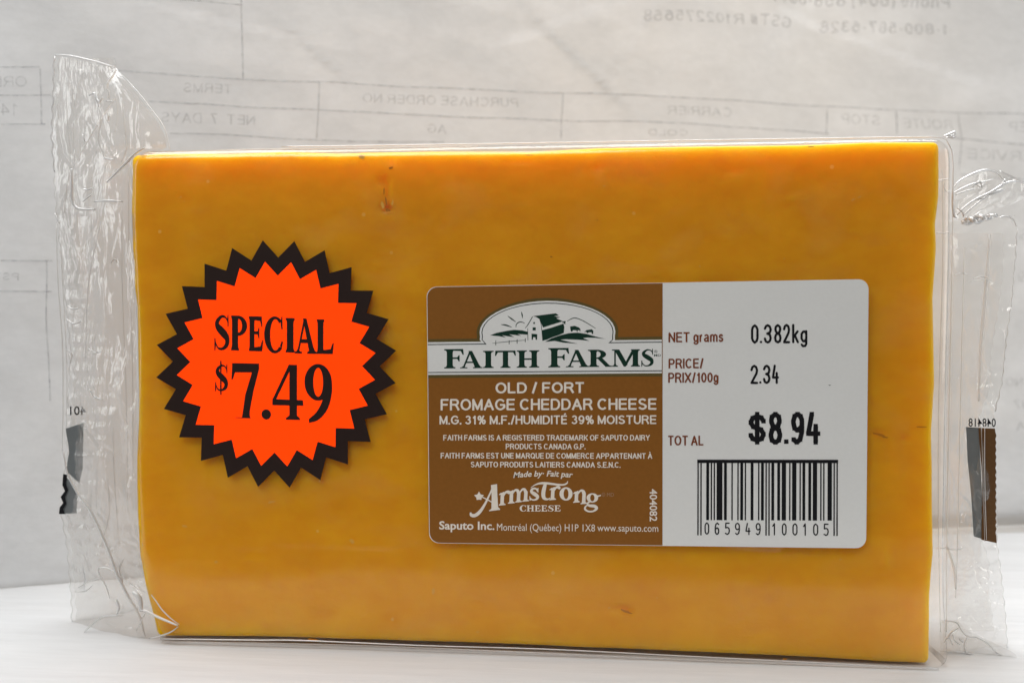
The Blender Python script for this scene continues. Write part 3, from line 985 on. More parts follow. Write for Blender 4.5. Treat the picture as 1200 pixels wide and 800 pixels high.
sleeve = block('film_sleeve',
      [(150, 182), (168, 175), (300, 172.5), (420, 171.5), (560, 169), (760, 166), (900, 164), (1060, 161), (1116, 161)],
      [(184, 750.5), (300, 753), (500, 761), (700, 769), (900, 778), (1050, 785), (1116, 787)],
      [(182, 150), (260, 149), (400, 156), (560, 156), (650, 159), (700, 170), (750.5, 184)],
      [(161, 1116), (190, 1118), (300, 1117), (500, 1112), (620, 1110), (700, 1110), (787, 1116)],
      -0.0004, 0.0245, 0.0028, MT['sleeve'], 200, 130, sleeve_disp)


# ---- tubes: rolled or folded film edges, milky white in place of glints
def tube(name, pts, m, parent, n=7, seg=6, smooth=True, label=None, flat_=1.0):
    """pts = (px, py, depth in mm, radius in survey px)"""
    C = crom(pts, seg) if smooth else [np.array(p, float) for p in pts]
    P = [np.array(at(c[0], c[1], c[2] / 1000.0)) for c in C]
    R = [max(c[3], .12) * 0.000168 for c in C]
    V, F = [], []
    prev = None
    for i, p in enumerate(P):
        t = P[min(i + 1, len(P) - 1)] - P[max(i - 1, 0)]
        t /= (np.linalg.norm(t) or 1)
        a = np.cross(t, np.array([0, 1.0, 0]))
        if np.linalg.norm(a) < .1:
            a = np.cross(t, np.array([0, 0, 1.0]))
        a /= np.linalg.norm(a)
        b = np.cross(t, a)
        for k in range(n):
            th = 2 * math.pi * k / n
            V.append(p + (a * math.cos(th) + b * math.sin(th) * flat_) * R[i])
    for i in range(len(P) - 1):
        for k in range(n):
            q = (k + 1) % n
            F.append((i * n + k, i * n + q, (i + 1) * n + q, (i + 1) * n + k))
    F.append(tuple(range(n - 1, -1, -1)))
    F.append(tuple(range((len(P) - 1) * n, len(P) * n)))
    return mesh_obj(name, V, F, m, parent, label=label)


def crumple(x, y, seed, amp=1.0):
    """facetted creases"""
    R_ = np.random.default_rng(seed)
    z = 0
    for k in range(9):
        a = R_.uniform(0, math.pi); s = R_.uniform(18, 60)
        ph = R_.uniform(0, 1); w = R_.uniform(.4, 1)
        q = (x * math.cos(a) + y * math.sin(a) * .6) / s + ph + .35 * vnoise(x / 40., y / 55., seed + k)
        z += w * (abs((q % 1) - .5) * 2 - .5) * s / 60.
    return z * amp


def seg_dist(x, y, pts):
    best = 1e9
    for (ax, ay), (bx, by) in zip(pts[:-1], pts[1:]):
        dx, dy = bx - ax, by - ay
        t = max(0, min(1, ((x - ax) * dx + (y - ay) * dy) / (dx * dx + dy * dy + 1e-9)))
        best = min(best, math.hypot(x - ax - t * dx, y - ay - t * dy))
    return best


CREASE = {}
for key_, bx_, n_ in (('film_end_flap3', (66, 70, 165, 745), 46), ('film_end_flap5', (1112, 262, 1185, 760), 60), ('film_corner_ear21', (1118, 203, 1200, 255), 14)):
    R_ = np.random.default_rng(len(key_) + n_)
    L_ = []
    for _ in range(n_):
        x_, y_ = R_.uniform(bx_[0], bx_[2]), R_.uniform(bx_[1], bx_[3])
        an_ = R_.normal(1.45, .5); le_ = R_.uniform(12, 60)
        p_ = [(x_, y_)]
        for q_ in range(4):
            x_ += math.cos(an_) * le_ / 4; y_ += math.sin(an_) * le_ / 4; an_ += R_.normal(0, .35)
            p_.append((x_, y_))
        L_.append((p_, R_.uniform(.9, 2.4), R_.choice([-1, 1]) * R_.uniform(.15, .5)))
    CREASE[key_] = L_
R_ = np.random.default_rng(77)
for i_ in range(26):      # slack film near the foot
    for key_, xa_, xb_ in (('film_end_flap3', 80, 168), ('film_end_flap5', 1115, 1172)):
        x_ = R_.uniform(xa_, xb_); y_ = R_.uniform(590, 742); an_ = R_.uniform(-.9, .9); le_ = R_.uniform(10, 34)
        CREASE[key_].append(([(x_, y_), (x_ + le_ / 2 * math.cos(an_), y_ + le_ / 2 * math.sin(an_)), (x_ + le_ * math.cos(an_ + .5), y_ + le_ * math.sin(an_ + .5))], R_.uniform(1.0, 2.6), R_.uniform(.2, .6)))
for i_ in range(22):      # fine crimps of the lower right seal
    x_ = 1118 + (i_ % 2) * 22 + 5 * math.sin(i_ * 2.1); y_ = 672 + i_ * 2.9
    CREASE['film_end_flap5'].append(([(x_, y_ + 2), (x_ + 9, y_ - 1), (x_ + 19, y_ + 1.5)], 1.1, .22))


def film_sheet(name, rows, depth, parent, seed, amp, ns=90, nt_=300, mt='flap', label=None, wav=None):
    """rows: (y, x_left, x_right); depth(s, t) in mm"""
    ys = [r[0] for r in rows]
    V, F = [], []
    crs = [(p, w, h, min(a for a, b in p) - 3 * w, max(a for a, b in p) + 3 * w, min(b for a, b in p) - 3 * w, max(b for a, b in p) + 3 * w) for p, w, h in CREASE.get(name + str(seed), [])]
    for j in range(nt_ + 1):
        t = j / nt_
        y = ys[0] + (ys[-1] - ys[0]) * t
        xl = np.interp(y, ys, [r[1] for r in rows]); xr = np.interp(y, ys, [r[2] for r in rows])
        yo = 0
        for i in range(ns + 1):
            s = i / ns
            x = xl + (xr - xl) * s
            yy = y + (wav(s, t) if wav else 0)
            d = depth(s, t) + crumple(x, yy, seed, amp) * min(1, 6 * min(s, 1 - s) + .25)
            for p, w, h, x0_, x1_, y0_, y1_ in crs:
                if x0_ < x < x1_ and y0_ < yy < y1_:
                    d += h * math.exp(-(seg_dist(x, yy, p) / w) ** 2)
            V.append(at(x, yy, d / 1000.0))
    for j in range(nt_):
        for i in range(ns):
            a = j * (ns + 1) + i
            F.append((a, a + ns + 1, a + ns + 2, a + 1))
    return mesh_obj(name, V, F, MT[mt], parent, label=label)


def zz(y, period=17.0, amp=3.0):
    q = (y / period) % 1
    return amp * (abs(q - .5) * 2)


# ================= left end of the wrap
LEFT = [(64, 62), (100, 61), (130, 60), (160, 59), (200, 62), (240, 64), (270, 67), (330, 73), (400, 80), (450, 80), (490, 76), (530, 77), (560, 73), (600, 70), (640, 77), (700, 82), (730, 83), (748, 76)]
ly = [p[0] for p in LEFT]; lx = [p[1] for p in LEFT]
RIGHTL = [(64, 135), (82, 138), (110, 162), (140, 184), (165, 196), (174, 196), (184, 168), (250, 158), (400, 160), (600, 163), (690, 174), (748, 188)]
rows = []
for y in np.arange(64, 748.5, 2.1):
    rows.append((y, np.interp(y, ly, lx) + zz(y), np.interp(y, [p[0] for p in RIGHTL], [p[1] for p in RIGHTL])))
flapL = film_sheet('film_end_flap', rows, lambda s, t: 9.5 * (1 - s) ** 1.3 + .3, pack, 3, .55, label='crumpled clear flap at the left end with a zigzag cut edge',
                   wav=lambda s, t: max(0, 1 - t * 8) * 17 * min(s, .75))
rowsb = [(y, a + 5, b - 1) for y, a, b in rows[2:]]
film_sheet('film_back_layer', rowsb, lambda s, t: 10.5 + 10 * s ** 1.4, flapL, 9, .5, ns=50, nt_=150)
# zigzag cut edge, whitened as if catching light
ed = []
y = 66
while y < 745:
    ed.append((y, np.interp(y, ly, lx) + zz(y)))
    y += 4.25
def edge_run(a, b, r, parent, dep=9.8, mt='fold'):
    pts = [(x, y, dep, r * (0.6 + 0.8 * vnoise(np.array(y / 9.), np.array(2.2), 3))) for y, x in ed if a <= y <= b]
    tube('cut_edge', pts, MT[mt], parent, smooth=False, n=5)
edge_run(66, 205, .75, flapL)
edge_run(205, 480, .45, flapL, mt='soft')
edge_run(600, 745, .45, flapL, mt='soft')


def A(x, y):   # survey helpers for enlarged views
    return x / 4 + 40, y / 4 + 50
def D(x, y):
    return x / 5 + 60, y / 5 + 600
def B(x, y):
    return x / 5 + 1060, y / 5 + 140
def Cc(x, y):
    return x / 4.444 + 1060, y / 4.444 + 620


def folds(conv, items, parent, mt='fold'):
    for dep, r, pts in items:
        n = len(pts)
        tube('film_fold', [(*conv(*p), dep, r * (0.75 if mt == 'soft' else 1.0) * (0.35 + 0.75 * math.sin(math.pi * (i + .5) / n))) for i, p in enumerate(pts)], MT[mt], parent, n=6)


folds(A, [
    (6.5, .8, [(97, 57), (150, 60), (200, 68), (300, 92), (385, 118)]),
    (4, 1.3, [(388, 122), (370, 155), (348, 185), (342, 215), (350, 235), (350, 262)]),
    (4, 1.6, [(258, 248), (282, 238), (290, 262), (304, 280), (322, 255)]), (4, 1.2, [(296, 270), (304, 300)]), (4, 1.0, [(340, 275), (372, 277)]),
    (4, 1.5, [(350, 340), (344, 368)]), (4, 1.3, [(330, 540), (350, 546), (372, 548)]), (4, 1.0, [(228, 430), (236, 462)]),
    (4.2, 1.9, [(175, 590), (176, 660), (178, 740), (210, 778), (285, 781)]),
    (1.5, 1.5, [(340, 655), (395, 600), (440, 555), (480, 515), (518, 494)]),
    (2.2, 1.2, [(282, 744), (350, 741), (415, 745)]), (3, .9, [(228, 745), (270, 712)]), (3, 1.0, [(230, 685), (250, 690), (270, 682)]),
    (3, .9, [(545, 318), (556, 324)]),
], flapL)
folds(A, [(5, 1.3, [(182, 590), (240, 480), (330, 330), (385, 250)]), (7, 1.0, [(150, 140), (152, 300), (165, 500), (172, 590)]), (7, .7, [(175, 130), (180, 330), (188, 560)]),
          (5, .9, [(215, 110), (205, 200), (190, 300)]), (3, .8, [(385, 125), (480, 225), (555, 320), (610, 400), (635, 500)]),
          (3, 1.6, [(410, 260), (425, 400), (430, 500), (410, 560)]), (5, 1.1, [(240, 300), (235, 400), (240, 470)]),
          (8, 1.3, [(170, 600), (150, 700), (140, 800)]), (4, 1.8, [(320, 350), (300, 450), (330, 540)]), (4, 1.1, [(380, 240), (390, 330), (380, 420)])], flapL, 'soft')
folds(D, [
    (2.5, 1.7, [(70, -360), (95, -230), (150, -120), (235, 0), (330, 210), (380, 350), (440, 470), (515, 600), (540, 690), (555, 742)]),
    (3, .8, [(380, 350), (335, 328), (290, 322), (276, 345), (320, 430), (345, 505)]),
    (2.5, 1.5, [(380, 505), (396, 550), (388, 592)]), (4, 1.0, [(415, 605), (330, 606), (280, 622), (230, 665), (185, 712)]),
    (5, .6, [(160, 440), (210, 410), (282, 384)]), (5, .6, [(140, 465), (200, 460), (240, 430)]),
    (-.9, .8, [(586, 482), (615, 520), (650, 570), (700, 620), (750, 656)]), (-1.0, 1.6, [(520, 572), (560, 578), (620, 610), (690, 640), (742, 662)]),
    (0.5, 3.2, [(478, 465), (505, 485), (522, 520), (528, 580)]), (-.8, .9, [(745, 668), (700, 700), (640, 722), (575, 738)]), (.5, .8, [(550, 590), (500, 690)]),  # the thickest one is a highlight built as a white tube
    (3, .8, [(420, 410), (400, 330), (425, 270)]), (6, .5, [(50, 748), (110, 722), (185, 712)]), (2, .9, [(515, 320), (530, 285), (545, 350), (580, 430)]),
    (2, .6, [(445, 400), (500, 440), (560, 470)])], flapL)
folds(lambda x, y: (x, y), [
    (7, 1.1, [(66, 262), (68, 330), (73, 400), (74, 470), (73, 528)]), (6, .8, [(74, 262), (72, 300), (78, 420), (78, 500)]),
    (2, 1.1, [(151, 190), (151, 300), (155, 420), (156, 560)]), (2.5, .9, [(143, 240), (143, 330), (148, 470), (150, 600)]), (3, 1.0, [(118, 260), (104, 330), (100, 420)]),
    (2, .9, [(158, 306), (161, 322), (158, 340)]), (4, 1.0, [(118, 640), (128, 600), (126, 560)]), (3, .8, [(132, 500), (134, 560), (140, 640)])], flapL, 'soft')
folds(lambda x, y: (x, y), [
    (4, 1.1, [(79, 358), (85, 362), (92, 361)]), (4, 1.3, [(78, 374), (86, 379), (94, 377)]), (4, .9, [(103, 408), (112, 413), (118, 412)]), (4, 1.0, [(105, 456), (110, 464), (120, 468)]),
    (4, .9, [(130, 308), (134, 303), (138, 308)]), (8, .9, [(78, 408), (84, 415), (82, 426)]), (3.5, .7, [(64, 250), (70, 262)])], flapL)
# printed registration strip on the left seal
flat('print_strip', [[(77, 502), (98, 495), (97, 548), (93, 566), (78, 552), (79, 540), (81, 530), (80, 520), (78, 510)]], MT['graystrip'], .0082, flapL, label='faded grey printed strip')
flat('print_strip', [[(76, 556), (91, 576), (90, 601), (70, 602), (72, 594), (76, 590), (73, 582), (77, 576), (74, 570), (75, 562)]], MT['graystrip'], .0080, flapL, label='dark grey strip under the fold')
flat('print_strip', [[(74, 555), (79, 556), (77, 566), (80, 574), (76, 582), (78, 590), (74, 596), (76, 602), (69, 602), (70, 594), (74, 589), (71, 582), (76, 575), (73, 568)]], MT['black'], .0078, flapL, label='black torn strip edge')
text('print_code', '401', 82, 101, 486, 10, MT['black'], .0079, flapL, bold=.01, sl=.0, mirror=True)

# ================= right end of the wrap
RT = [(203, 1178, 0), (212, 1196), (230, 1200), (255, 1188), (266, 1192), (300, 1190), (350, 1186), (400, 1179), (450, 1174), (485, 1165), (560, 1167), (634, 1168), (680, 1174), (720, 1178), (765, 1181)]
ry_ = [p[0] for p in RT]; rx_ = [p[1] for p in RT]
rowsR = []
for y in np.arange(256, 765, 2.1):
    rowsR.append((y, np.interp(y, [256, 700, 765], [1112, 1104, 1106]), np.interp(y, ry_, rx_) + zz(y, 15, 2.4) - 1))
flapR = film_sheet('film_end_flap', rowsR, lambda s, t: 11 + 1.5 * math.sin(3 * s + 4 * t), pack, 5, .75, label='flat clear flap at the right end with a dark strip',
                   wav=lambda s, t: max(0, 1 - t * 10) * (4 - 8 * s))
rowsR2 = [(y, a + 1, b - 12 - 5 * vnoise(np.array(y / 30.), np.array(1.), 2)) for y, a, b in rowsR[8:-12]]
film_sheet('film_back_layer', rowsR2, lambda s, t: 14 + 4 * (1 - s), flapR, 12, .5, ns=40, nt_=150)
# crumpled upper ear
rowsE = [(200, 1150, 1172), (206, 1138, 1186), (214, 1124, 1200), (224, 1120, 1216), (236, 1118, 1196), (246, 1117, 1165), (258, 1120, 1140)]
film_sheet('film_corner_ear', rowsE, lambda s, t: 9 + 3 * s, flapR, 21, .8, ns=50, nt_=50)
ed = []
y = 268
while y < 765:
    ed.append((y, np.interp(y, ry_, rx_) + zz(y, 15, 2.4) - 1))
    y += 3.75
edge_run(268, 485, .5, flapR, 11.0)
edge_run(485, 765, .4, flapR, 11.0, 'soft')
folds(B, [
    (3, 1.3, [(228, 100), (262, 86), (296, 74), (292, 104), (262, 106), (240, 108)]), (3, .8, [(245, 92), (275, 98), (295, 84)]),
    (8, 1.2, [(285, 400), (320, 362), (380, 328), (440, 304), (490, 297), (545, 316), (592, 368)]),
    (8, 1.0, [(285, 432), (330, 408), (390, 382), (450, 368), (520, 350)]), (8, .7, [(300, 440), (360, 420), (420, 404)]),
    (8, 1.3, [(308, 560), (350, 515), (410, 472), (500, 428), (560, 392), (600, 372), (650, 362), (705, 374), (760, 390)]),
    (8, 1.0, [(345, 566), (380, 530), (430, 488), (470, 460), (520, 428)]), (8, 2.0, [(495, 436), (530, 428), (578, 412)]), (8, .8, [(400, 395), (440, 362), (455, 400)]),
    (8, .7, [(420, 380), (445, 395), (470, 372)]), (8, .9, [(560, 395), (590, 350)]), (6, 1.3, [(286, 400), (283, 480), (290, 560), (305, 578)]), (8, .8, [(310, 520), (340, 545), (345, 570)]),
    (8, .8, [(428, 470), (445, 465), (470, 462)]), (9, 1.0, [(550, 578), (580, 568), (612, 572), (640, 590), (655, 625)]),
], flapR)
# the rope-like twist of film
for k in range(2):
    pts = []
    for i in range(26):
        q = i / 25
        x = 338 + 202 * q; yy = 602 - 40 * q
        ph = q * 3.2 * math.pi + k * math.pi
        env = .55 + .45 * math.sin(math.pi * min(1, q * 1.15 + .05))
        pts.append((*B(x, yy + 17 * env * math.sin(ph)), 9 - 2.2 * env * math.cos(ph), 2.9 * env))
    tube('film_twist', pts, MT['fold'], flapR, n=8, seg=2)
folds(B, [(1.5, 1.0, [(190, 362), (230, 352), (270, 349)]), (1.5, 1.1, [(186, 664), (225, 666), (265, 661)]), (1.5, .8, [(235, 370), (232, 400), (250, 425), (275, 415)])], flapR, 'soft')
folds(Cc, [
    (8, .9, [(195, 480), (240, 478), (275, 488), (300, 530), (330, 556), (375, 562), (430, 590), (480, 640), (540, 660), (625, 680)]),
    (7, 1.0, [(185, 632), (260, 634), (320, 642), (400, 672), (480, 700), (540, 718), (575, 735)]), (7, .8, [(325, 560), (312, 600), (318, 640)]), (7, 1.1, [(225, 570), (245, 535), (285, 510)]),
    (7, 1.3, [(286, 570), (305, 585)]), (7, .8, [(205, 590), (230, 560), (250, 600)]), (7, .7, [(480, 640), (560, 690), (600, 720)]), (7, 1.6, [(495, 706), (530, 722)]),
    (7, .7, [(250, 545), (262, 580), (290, 600)]), (9, .6, [(165, 100), (210, 98), (250, 106), (300, 100)]),
], flapR)
film_sheet('film_corner_tail', [(726, 1103, 1122), (738, 1101, 1133), (746, 1101, 1150), (752, 1102, 1163), (758, 1102, 1176), (763, 1104, 1186), (768, 1140, 1192), (780, 1168, 1190)],
           lambda s, t: 8 - 2 * s, flapR, 31, .7, ns=50, nt_=30)
folds(lambda x, y: (x, y), [
    (6, 1.2, [(1117, 190), (1116, 300), (1113, 450), (1110, 600), (1109, 740)]), (9, .8, [(1130, 290), (1126, 460), (1122, 640), (1120, 700)]),
    (10, 2.6, [(1160, 275), (1156, 330), (1150, 400), (1147, 470)]), (9, .8, [(1150, 500), (1152, 560), (1154, 634)]), (10, .7, [(1137, 330), (1150, 328), (1162, 331)]),
    (9, 2.0, [(1110, 640), (1118, 665), (1120, 690)]), (2, .9, [(1104, 200), (1105, 300), (1100, 480), (1100, 620), (1102, 740)])], flapR, 'soft')
folds(lambda x, y: (x, y), [(9, .5, [(1118, 322), (1126, 320), (1134, 321)]), (9, .5, [(1141, 326), (1150, 324), (1160, 329)]), (9, .5, [(1154, 497), (1154, 560), (1156, 632)])], flapR)
flat('print_strip', [[(1132, 500), (1147, 501), (1150, 560), (1153, 632), (1141, 628), (1138, 580), (1134, 540)]], MT['graystrip'], .0096, flapR, label='grey printed strip on the right seal')
flat('print_strip', [[(1146.5, 501), (1166, 502)] + [(1166.5 + 1.2 * (i % 2), 506 + i * 4.2) for i in range(30)] + [(1168, 636), (1150, 632), (1151, 560)]], MT['brownstrip'], .0094, flapR, label='brown printed strip on the right seal')
text('print_code', '048418', 1135, 1167, 499.5, 9.5, MT['black'], .0092, flapR, bold=.01, sl=.01, mirror=True)

# ================= rolled film under and over the block
def line_tube(pts, dep, r, mt='fold', label=None):
    tube('film_rim', [(x, y, dep, r * (.7 + .5 * float(vnoise(np.array(x / 60.), np.array(y / 3.), 5)))) for x, y in pts], MT[mt], sleeve, n=7, seg=8, label=label)
line_tube([(330, 172), (450, 170.5), (600, 168), (760, 165.5), (900, 163.5), (1060, 161), (1102, 161.5), (1112, 169), (1117, 188), (1117, 250)], 1.2, .8)
line_tube([(200, 178), (300, 175), (420, 173.5), (560, 171)], 1.4, .45, 'soft')
line_tube([(188, 748), (300, 749.5), (357, 750), (500, 756), (640, 760), (800, 768), (960, 776), (1100, 783)], -1.0, .8)
line_tube([(190, 751), (400, 755), (600, 763), (800, 772), (1000, 782), (1112, 788)], -0.8, .7, 'soft')

# ================================================================== price label
LBL = [(500, 336), (1018, 327), (1015, 642), (503, 636)]


def lp(u, v):
    """label fractions -> survey"""
    a = np.array(LBL[0]) * (1 - u) + np.array(LBL[1]) * u
    b = np.array(LBL[3]) * (1 - u) + np.array(LBL[2]) * u
    q = a * (1 - v) + b * v
    return (float(q[0]), float(q[1]))


def rounded(u0, v0, u1, v1, ru, rv, cor=(1, 1, 1, 1), n=7, sub=0):
    """outline of a rounded box in label fractions, corners TL TR BR BL"""
    out = []
    for (cx, cy_, a0, on) in ((u0, v0, 180, cor[0]), (u1, v0, 270, cor[1]), (u1, v1, 0, cor[2]), (u0, v1, 90, cor[3])):
        if not on:
            out.append((cx, cy_)); continue
        ox = cx + (ru if cx == u0 else -ru); oy = cy_ + (rv if cy_ == v0 else -rv)
        for i in range(n + 1):
            th = math.radians(a0 + 90 * i / n)
            out.append((ox + ru * math.cos(th), oy + rv * math.sin(th)))
    return [lp(u, v) for u, v in out]


D0, D1, D2, D3, D4 = -.00078, -.00081, -.00083, -.00085, -.00087
RU, RV = 12 / 517., 12 / 310.
label = slab_flat('price_label', rounded(0, 0, 1, 1, RU, RV), MT['white'], D0, -.00064, pack, label='brown and white rectangular price label with barcode')
US = 276 / 517.
flat('brown_panel', [rounded(.0012, .002, US, .998, RU, RV, (1, 0, 0, 1))], MT['brown'], D1, label)


def sy(y, x):      # y given at the label's left edge
    return y + slope(y) * (x - 502)


def emblem(grow):
    q = []
    ya, yb = 403.5 - grow, 436.5 + grow
    q.append([(501.3, ya), (775.6, sy(ya, 775.6)), (775.6, sy(yb, 775.6)), (501.8, yb)])
    arch = [(570, 404), (564.8, 398)]
    for i in range(25):
        th = math.radians(180 - 7 * (-1) - (180 + 14) * i / 24)
        arch.append((641.6 + 77 * math.cos(th), 389.5 - 34.5 * math.sin(th) - (0.017 * 77 * math.cos(th)) * .4))
    arch += [(718, 398), (713.6, 402)]
    cx, cy_ = 641.6, 395
    g = []
    for (x, y) in arch:
        l = math.hypot(x - cx, y - cy_)
        g.append((x + (x - cx) / l * grow, y + (y - cy_) / l * grow))
    q.append(g + [(700, 415), (580, 415)])
    return q


flat('emblem_shadow', emblem(6.2), MT['olive'], -.000820, label)
flat('emblem_panel', emblem(2.6), MT['white'], D2, label)
flat('emblem_line', emblem(0.4), MT['line'], -.000838, label)
def emblem_in():
    q = emblem(-0.7)
    return q
flat('emblem_panel', emblem_in(), MT['white'], -.000846, label)


def E6(L):
    return [(x / 6 + 540, y / 6 + 345) for x, y in L]


def S6(pts, off=(540, 345)):
    return strip([(x / 6 + off[0], y / 6 + off[1], w / 6) for x, y, w in pts], 4)


farm = [E6([(508, 152), (540, 148), (668, 132), (690, 148), (655, 152), (700, 160), (672, 168), (718, 188), (640, 212), (578, 232), (560, 190), (552, 172), (530, 158)]),
        E6([(568, 252), (640, 232), (722, 205), (728, 230), (724, 270), (690, 285), (640, 302), (610, 316), (576, 325)]),
        E6([(510, 194), (521, 194), (521, 207), (510, 207)]), E6([(505, 231), (527, 231), (527, 252), (505, 252)]),
        E6([(497, 275), (538, 279), (536, 318), (526, 318), (524, 300), (509, 300), (507, 318), (498, 318)]),
        E6([(205, 287), (250, 270), (320, 256), (375, 248), (430, 252), (470, 262), (468, 282), (440, 280), (400, 278), (425, 291), (380, 284), (340, 280), (378, 300), (330, 293), (290, 286), (318, 303), (270, 293)]),
        E6([(590, 333), (640, 306), (700, 286), (760, 272), (820, 268), (880, 276), (950, 296), (1020, 313), (950, 305), (890, 302), (860, 306), (905, 326), (830, 318), (740, 314), (700, 318), (760, 332), (825, 346), (720, 338), (660, 326)]),
        E6([(768, 225), (800, 220), (832, 232), (842, 245), (840, 262), (833, 250), (822, 252), (820, 264), (812, 252), (790, 250), (782, 262), (774, 258), (770, 245)]),
        E6([(866, 265), (885, 250), (920, 244), (932, 255), (930, 278), (922, 277), (918, 265), (900, 266), (890, 272), (880, 262)])]
for st in ([(505, 155, 5), (485, 190, 5), (470, 215, 5), (452, 237, 3)], [(470, 238, 3), (471, 280, 4), (472, 322, 3)], [(555, 176, 3), (566, 220, 4), (575, 325, 3)],
           [(748, 188, 3), (775, 172, 5), (805, 165, 6), (850, 180, 5), (900, 208, 5), (948, 238, 3)], [(715, 195, 9), (735, 190, 6), (728, 202, 9), (738, 206, 3)],
           [(388, 232, 3), (390, 212, 6), (405, 197, 7), (425, 193, 6), (450, 202, 3)], [(330, 151, 3), (358, 172, 9), (387, 192, 3)], [(426, 122, 3), (431, 142, 9), (434, 166, 3)],
           [(284, 211, 3), (318, 216, 10), (358, 229, 3)], [(222, 342, 2), (300, 334, 4), (380, 326, 4), (456, 321, 3)], [(246, 322, 4), (246, 356, 5)], [(340, 322, 5), (340, 350, 5)], [(396, 315, 5), (396, 345, 5)],
           [(454, 308, 5), (453, 334, 5)]):
    farm += S6(st)
flat('farm_drawing', farm, MT['green'], -.000854, label)
name = []
for ch, x0, x1, big in (('F', 520.5, 543.5, 1), ('A', 539, 565.5, 0), ('I', 566, 578.5, 0), ('T', 580, 604.5, 0), ('H', 605.5, 632, 0), ('F', 642.5, 667, 1), ('A', 663, 690.5, 0), ('R', 689, 718.5, 0), ('M', 717, 750, 0), ('S', 751.5, 766, 0)):
    b = 431.6 - .010 * (x0 - 520)
    name += glyph_px(ch, x0, x1, b, b - (22.6 if big else 20.2), -.010, k=.27, s=.12)
flat('brand_name', name, MT['green'], D3 - .000006, label)
text('small_mark', '\u00ae', 766.5, 770.5, 413.5, 3.2, MT['green'], D3 - .000006, label)
text('small_mark', 'MD', 766.5, 774.5, 417.5, 2.6, MT['green'], D3 - .000006, label, bold=.01)

BW = D2 - .00001
for s, x0, x1, b, h, bo in [('OLD / FORT', 580.6, 684.8, 461.0, 13.2, .022), ('FROMAGE CHEDDAR CHEESE', 516.3, 769.6, 480.9, 13.8, .024), ('M.G. 31% M.F./HUMIDIT\u00c9 39% MOISTURE', 515.0, 769.4, 497.2, 10.6, .026),
                          ('FAITH FARMS IS A REGISTERED TRADEMARK OF SAPUTO DAIRY', 519.4, 761.6, 516.0, 6.8, .016), ('PRODUCTS CANADA G.P.', 592.6, 686.2, 526.2, 6.8, .016),
                          ('FAITH FARMS EST UNE MARQUE DE COMMERCE APPARTENANT \u00c0', 516.4, 764.4, 536.9, 6.8, .016), ('SAPUTO PRODUITS LAITIERS CANADA S.E.N.C.', 551.6, 727.2, 547.3, 6.8, .016),
                          ('Saputo Inc.', 514.7, 579.4, 619.8, 9.4, .022), ('Montr\u00e9al (Qu\u00e9bec) H1P 1X8', 582.4, 697.2, 621.2, 8.2, .0), ('www.saputo.com', 700, 771.4, 622.0, 8.2, .0)]:
    if s.upper() == s and 'H1P' not in s:
        sans('lettering', s, x0, x1, b, h, {13.2: 2.6, 13.8: 2.5, 10.6: 1.95, 6.8: 1.22}[h], MT['cream'], BW, label)
    else:
        text('lettering', s, x0, x1, b, h, MT['cream'], BW, label, bold=bo)
text('lettering', 'Made by\u00b7 Fait par', 601.5, 670.5, 559.6, 6.6, MT['cream'], BW, label, bold=.022, shear=.22, sl=-.004, arc=1.6)


def V90(s, x0, x1, y0, y1, m, d):
    """line reading downwards"""
    V, F = text2d(s, .014)
    xs = [v[0] for v in V]; a, b = min(xs), max(xs); ch = cap_height() + .014
    P = [at(x0 + (x1 - x0) * (v[1] / ch), y0 + (y1 - y0) * (v[0] - a) / (b - a), d) for v in V]
    mesh_obj('lettering', P, F, m, label, smooth=False)


V90('404082', 761.5, 770.0, 572.5, 610.5, MT['cream'], BW)


def K(pts, n=5):
    return strip([(x / 6 + 540, y / 6 + 550, w / 6) for x, y, w in pts], n)


def K2(pts):
    return [[(x / 6 + 540, y / 6 + 550) for x, y in pts]]


arm = []
arm += K2([(212, 108), (255, 101), (257, 180), (262, 262), (276, 276), (276, 282), (200, 292), (198, 286), (215, 274), (217, 190)])
arm += K([(232, 108, 10), (200, 180, 12), (165, 250, 17), (130, 300, 23), (98, 322, 24), (74, 318, 22), (68, 300, 10)])
arm += K([(150, 192, 7), (190, 212, 8), (225, 232, 8)])
leaf = []
for i in range(10):
    th = math.radians(90 + 36 * i)
    r = (36, 20)[i % 2] if i not in (4, 6) else 28
    leaf.append((128 + r * math.cos(th) * 1.0, 190 - r * math.sin(th)))
arm += K2(leaf)
def low_stem(x, yt, yb, w=25, foot=13, flag=True):
    g = K2([(x - w / 2, yt + 8), (x + w / 2, yt - 4), (x + w / 2 - 3, yb - 8), (x + w / 2 + foot - 4, yb - 1), (x + w / 2 + foot - 4, yb + 5), (x - w / 2 - foot, yb + 9), (x - w / 2 - foot, yb + 3), (x - w / 2 - 3, yb - 4)])
    if flag:
        g += K2([(x - w / 2 - 12, yt + 15), (x - w / 2 + 4, yt + 2), (x - w / 2 + 6, yt + 16), (x - w / 2 - 10, yt + 21)])
    return g
arm += low_stem(293, 158, 243) + K([(300, 185, 9), (315, 160, 15), (336, 158, 24), (343, 170, 14)])
arm += low_stem(357, 146, 230) + K([(362, 170, 8), (380, 146, 14), (398, 146, 20), (408, 168, 25)]) + low_stem(408, 160, 222, flag=False)
arm += K([(413, 165, 8), (432, 140, 14), (448, 140, 20), (458, 162, 25)]) + low_stem(458, 155, 216, flag=False)
arm += K([(542, 152, 12), (528, 134, 12), (505, 135, 16), (497, 155, 20), (520, 172, 27), (540, 190, 22), (530, 208, 14), (505, 212, 10), (486, 200, 10)]) + K2([(538, 130), (546, 128), (546, 160), (540, 160)]) + K2([(482, 186), (488, 186), (492, 216), (484, 218)])
arm += K([(598, 88, 16), (588, 125, 26), (580, 165, 28), (585, 198, 24), (610, 208, 12), (630, 198, 5)])
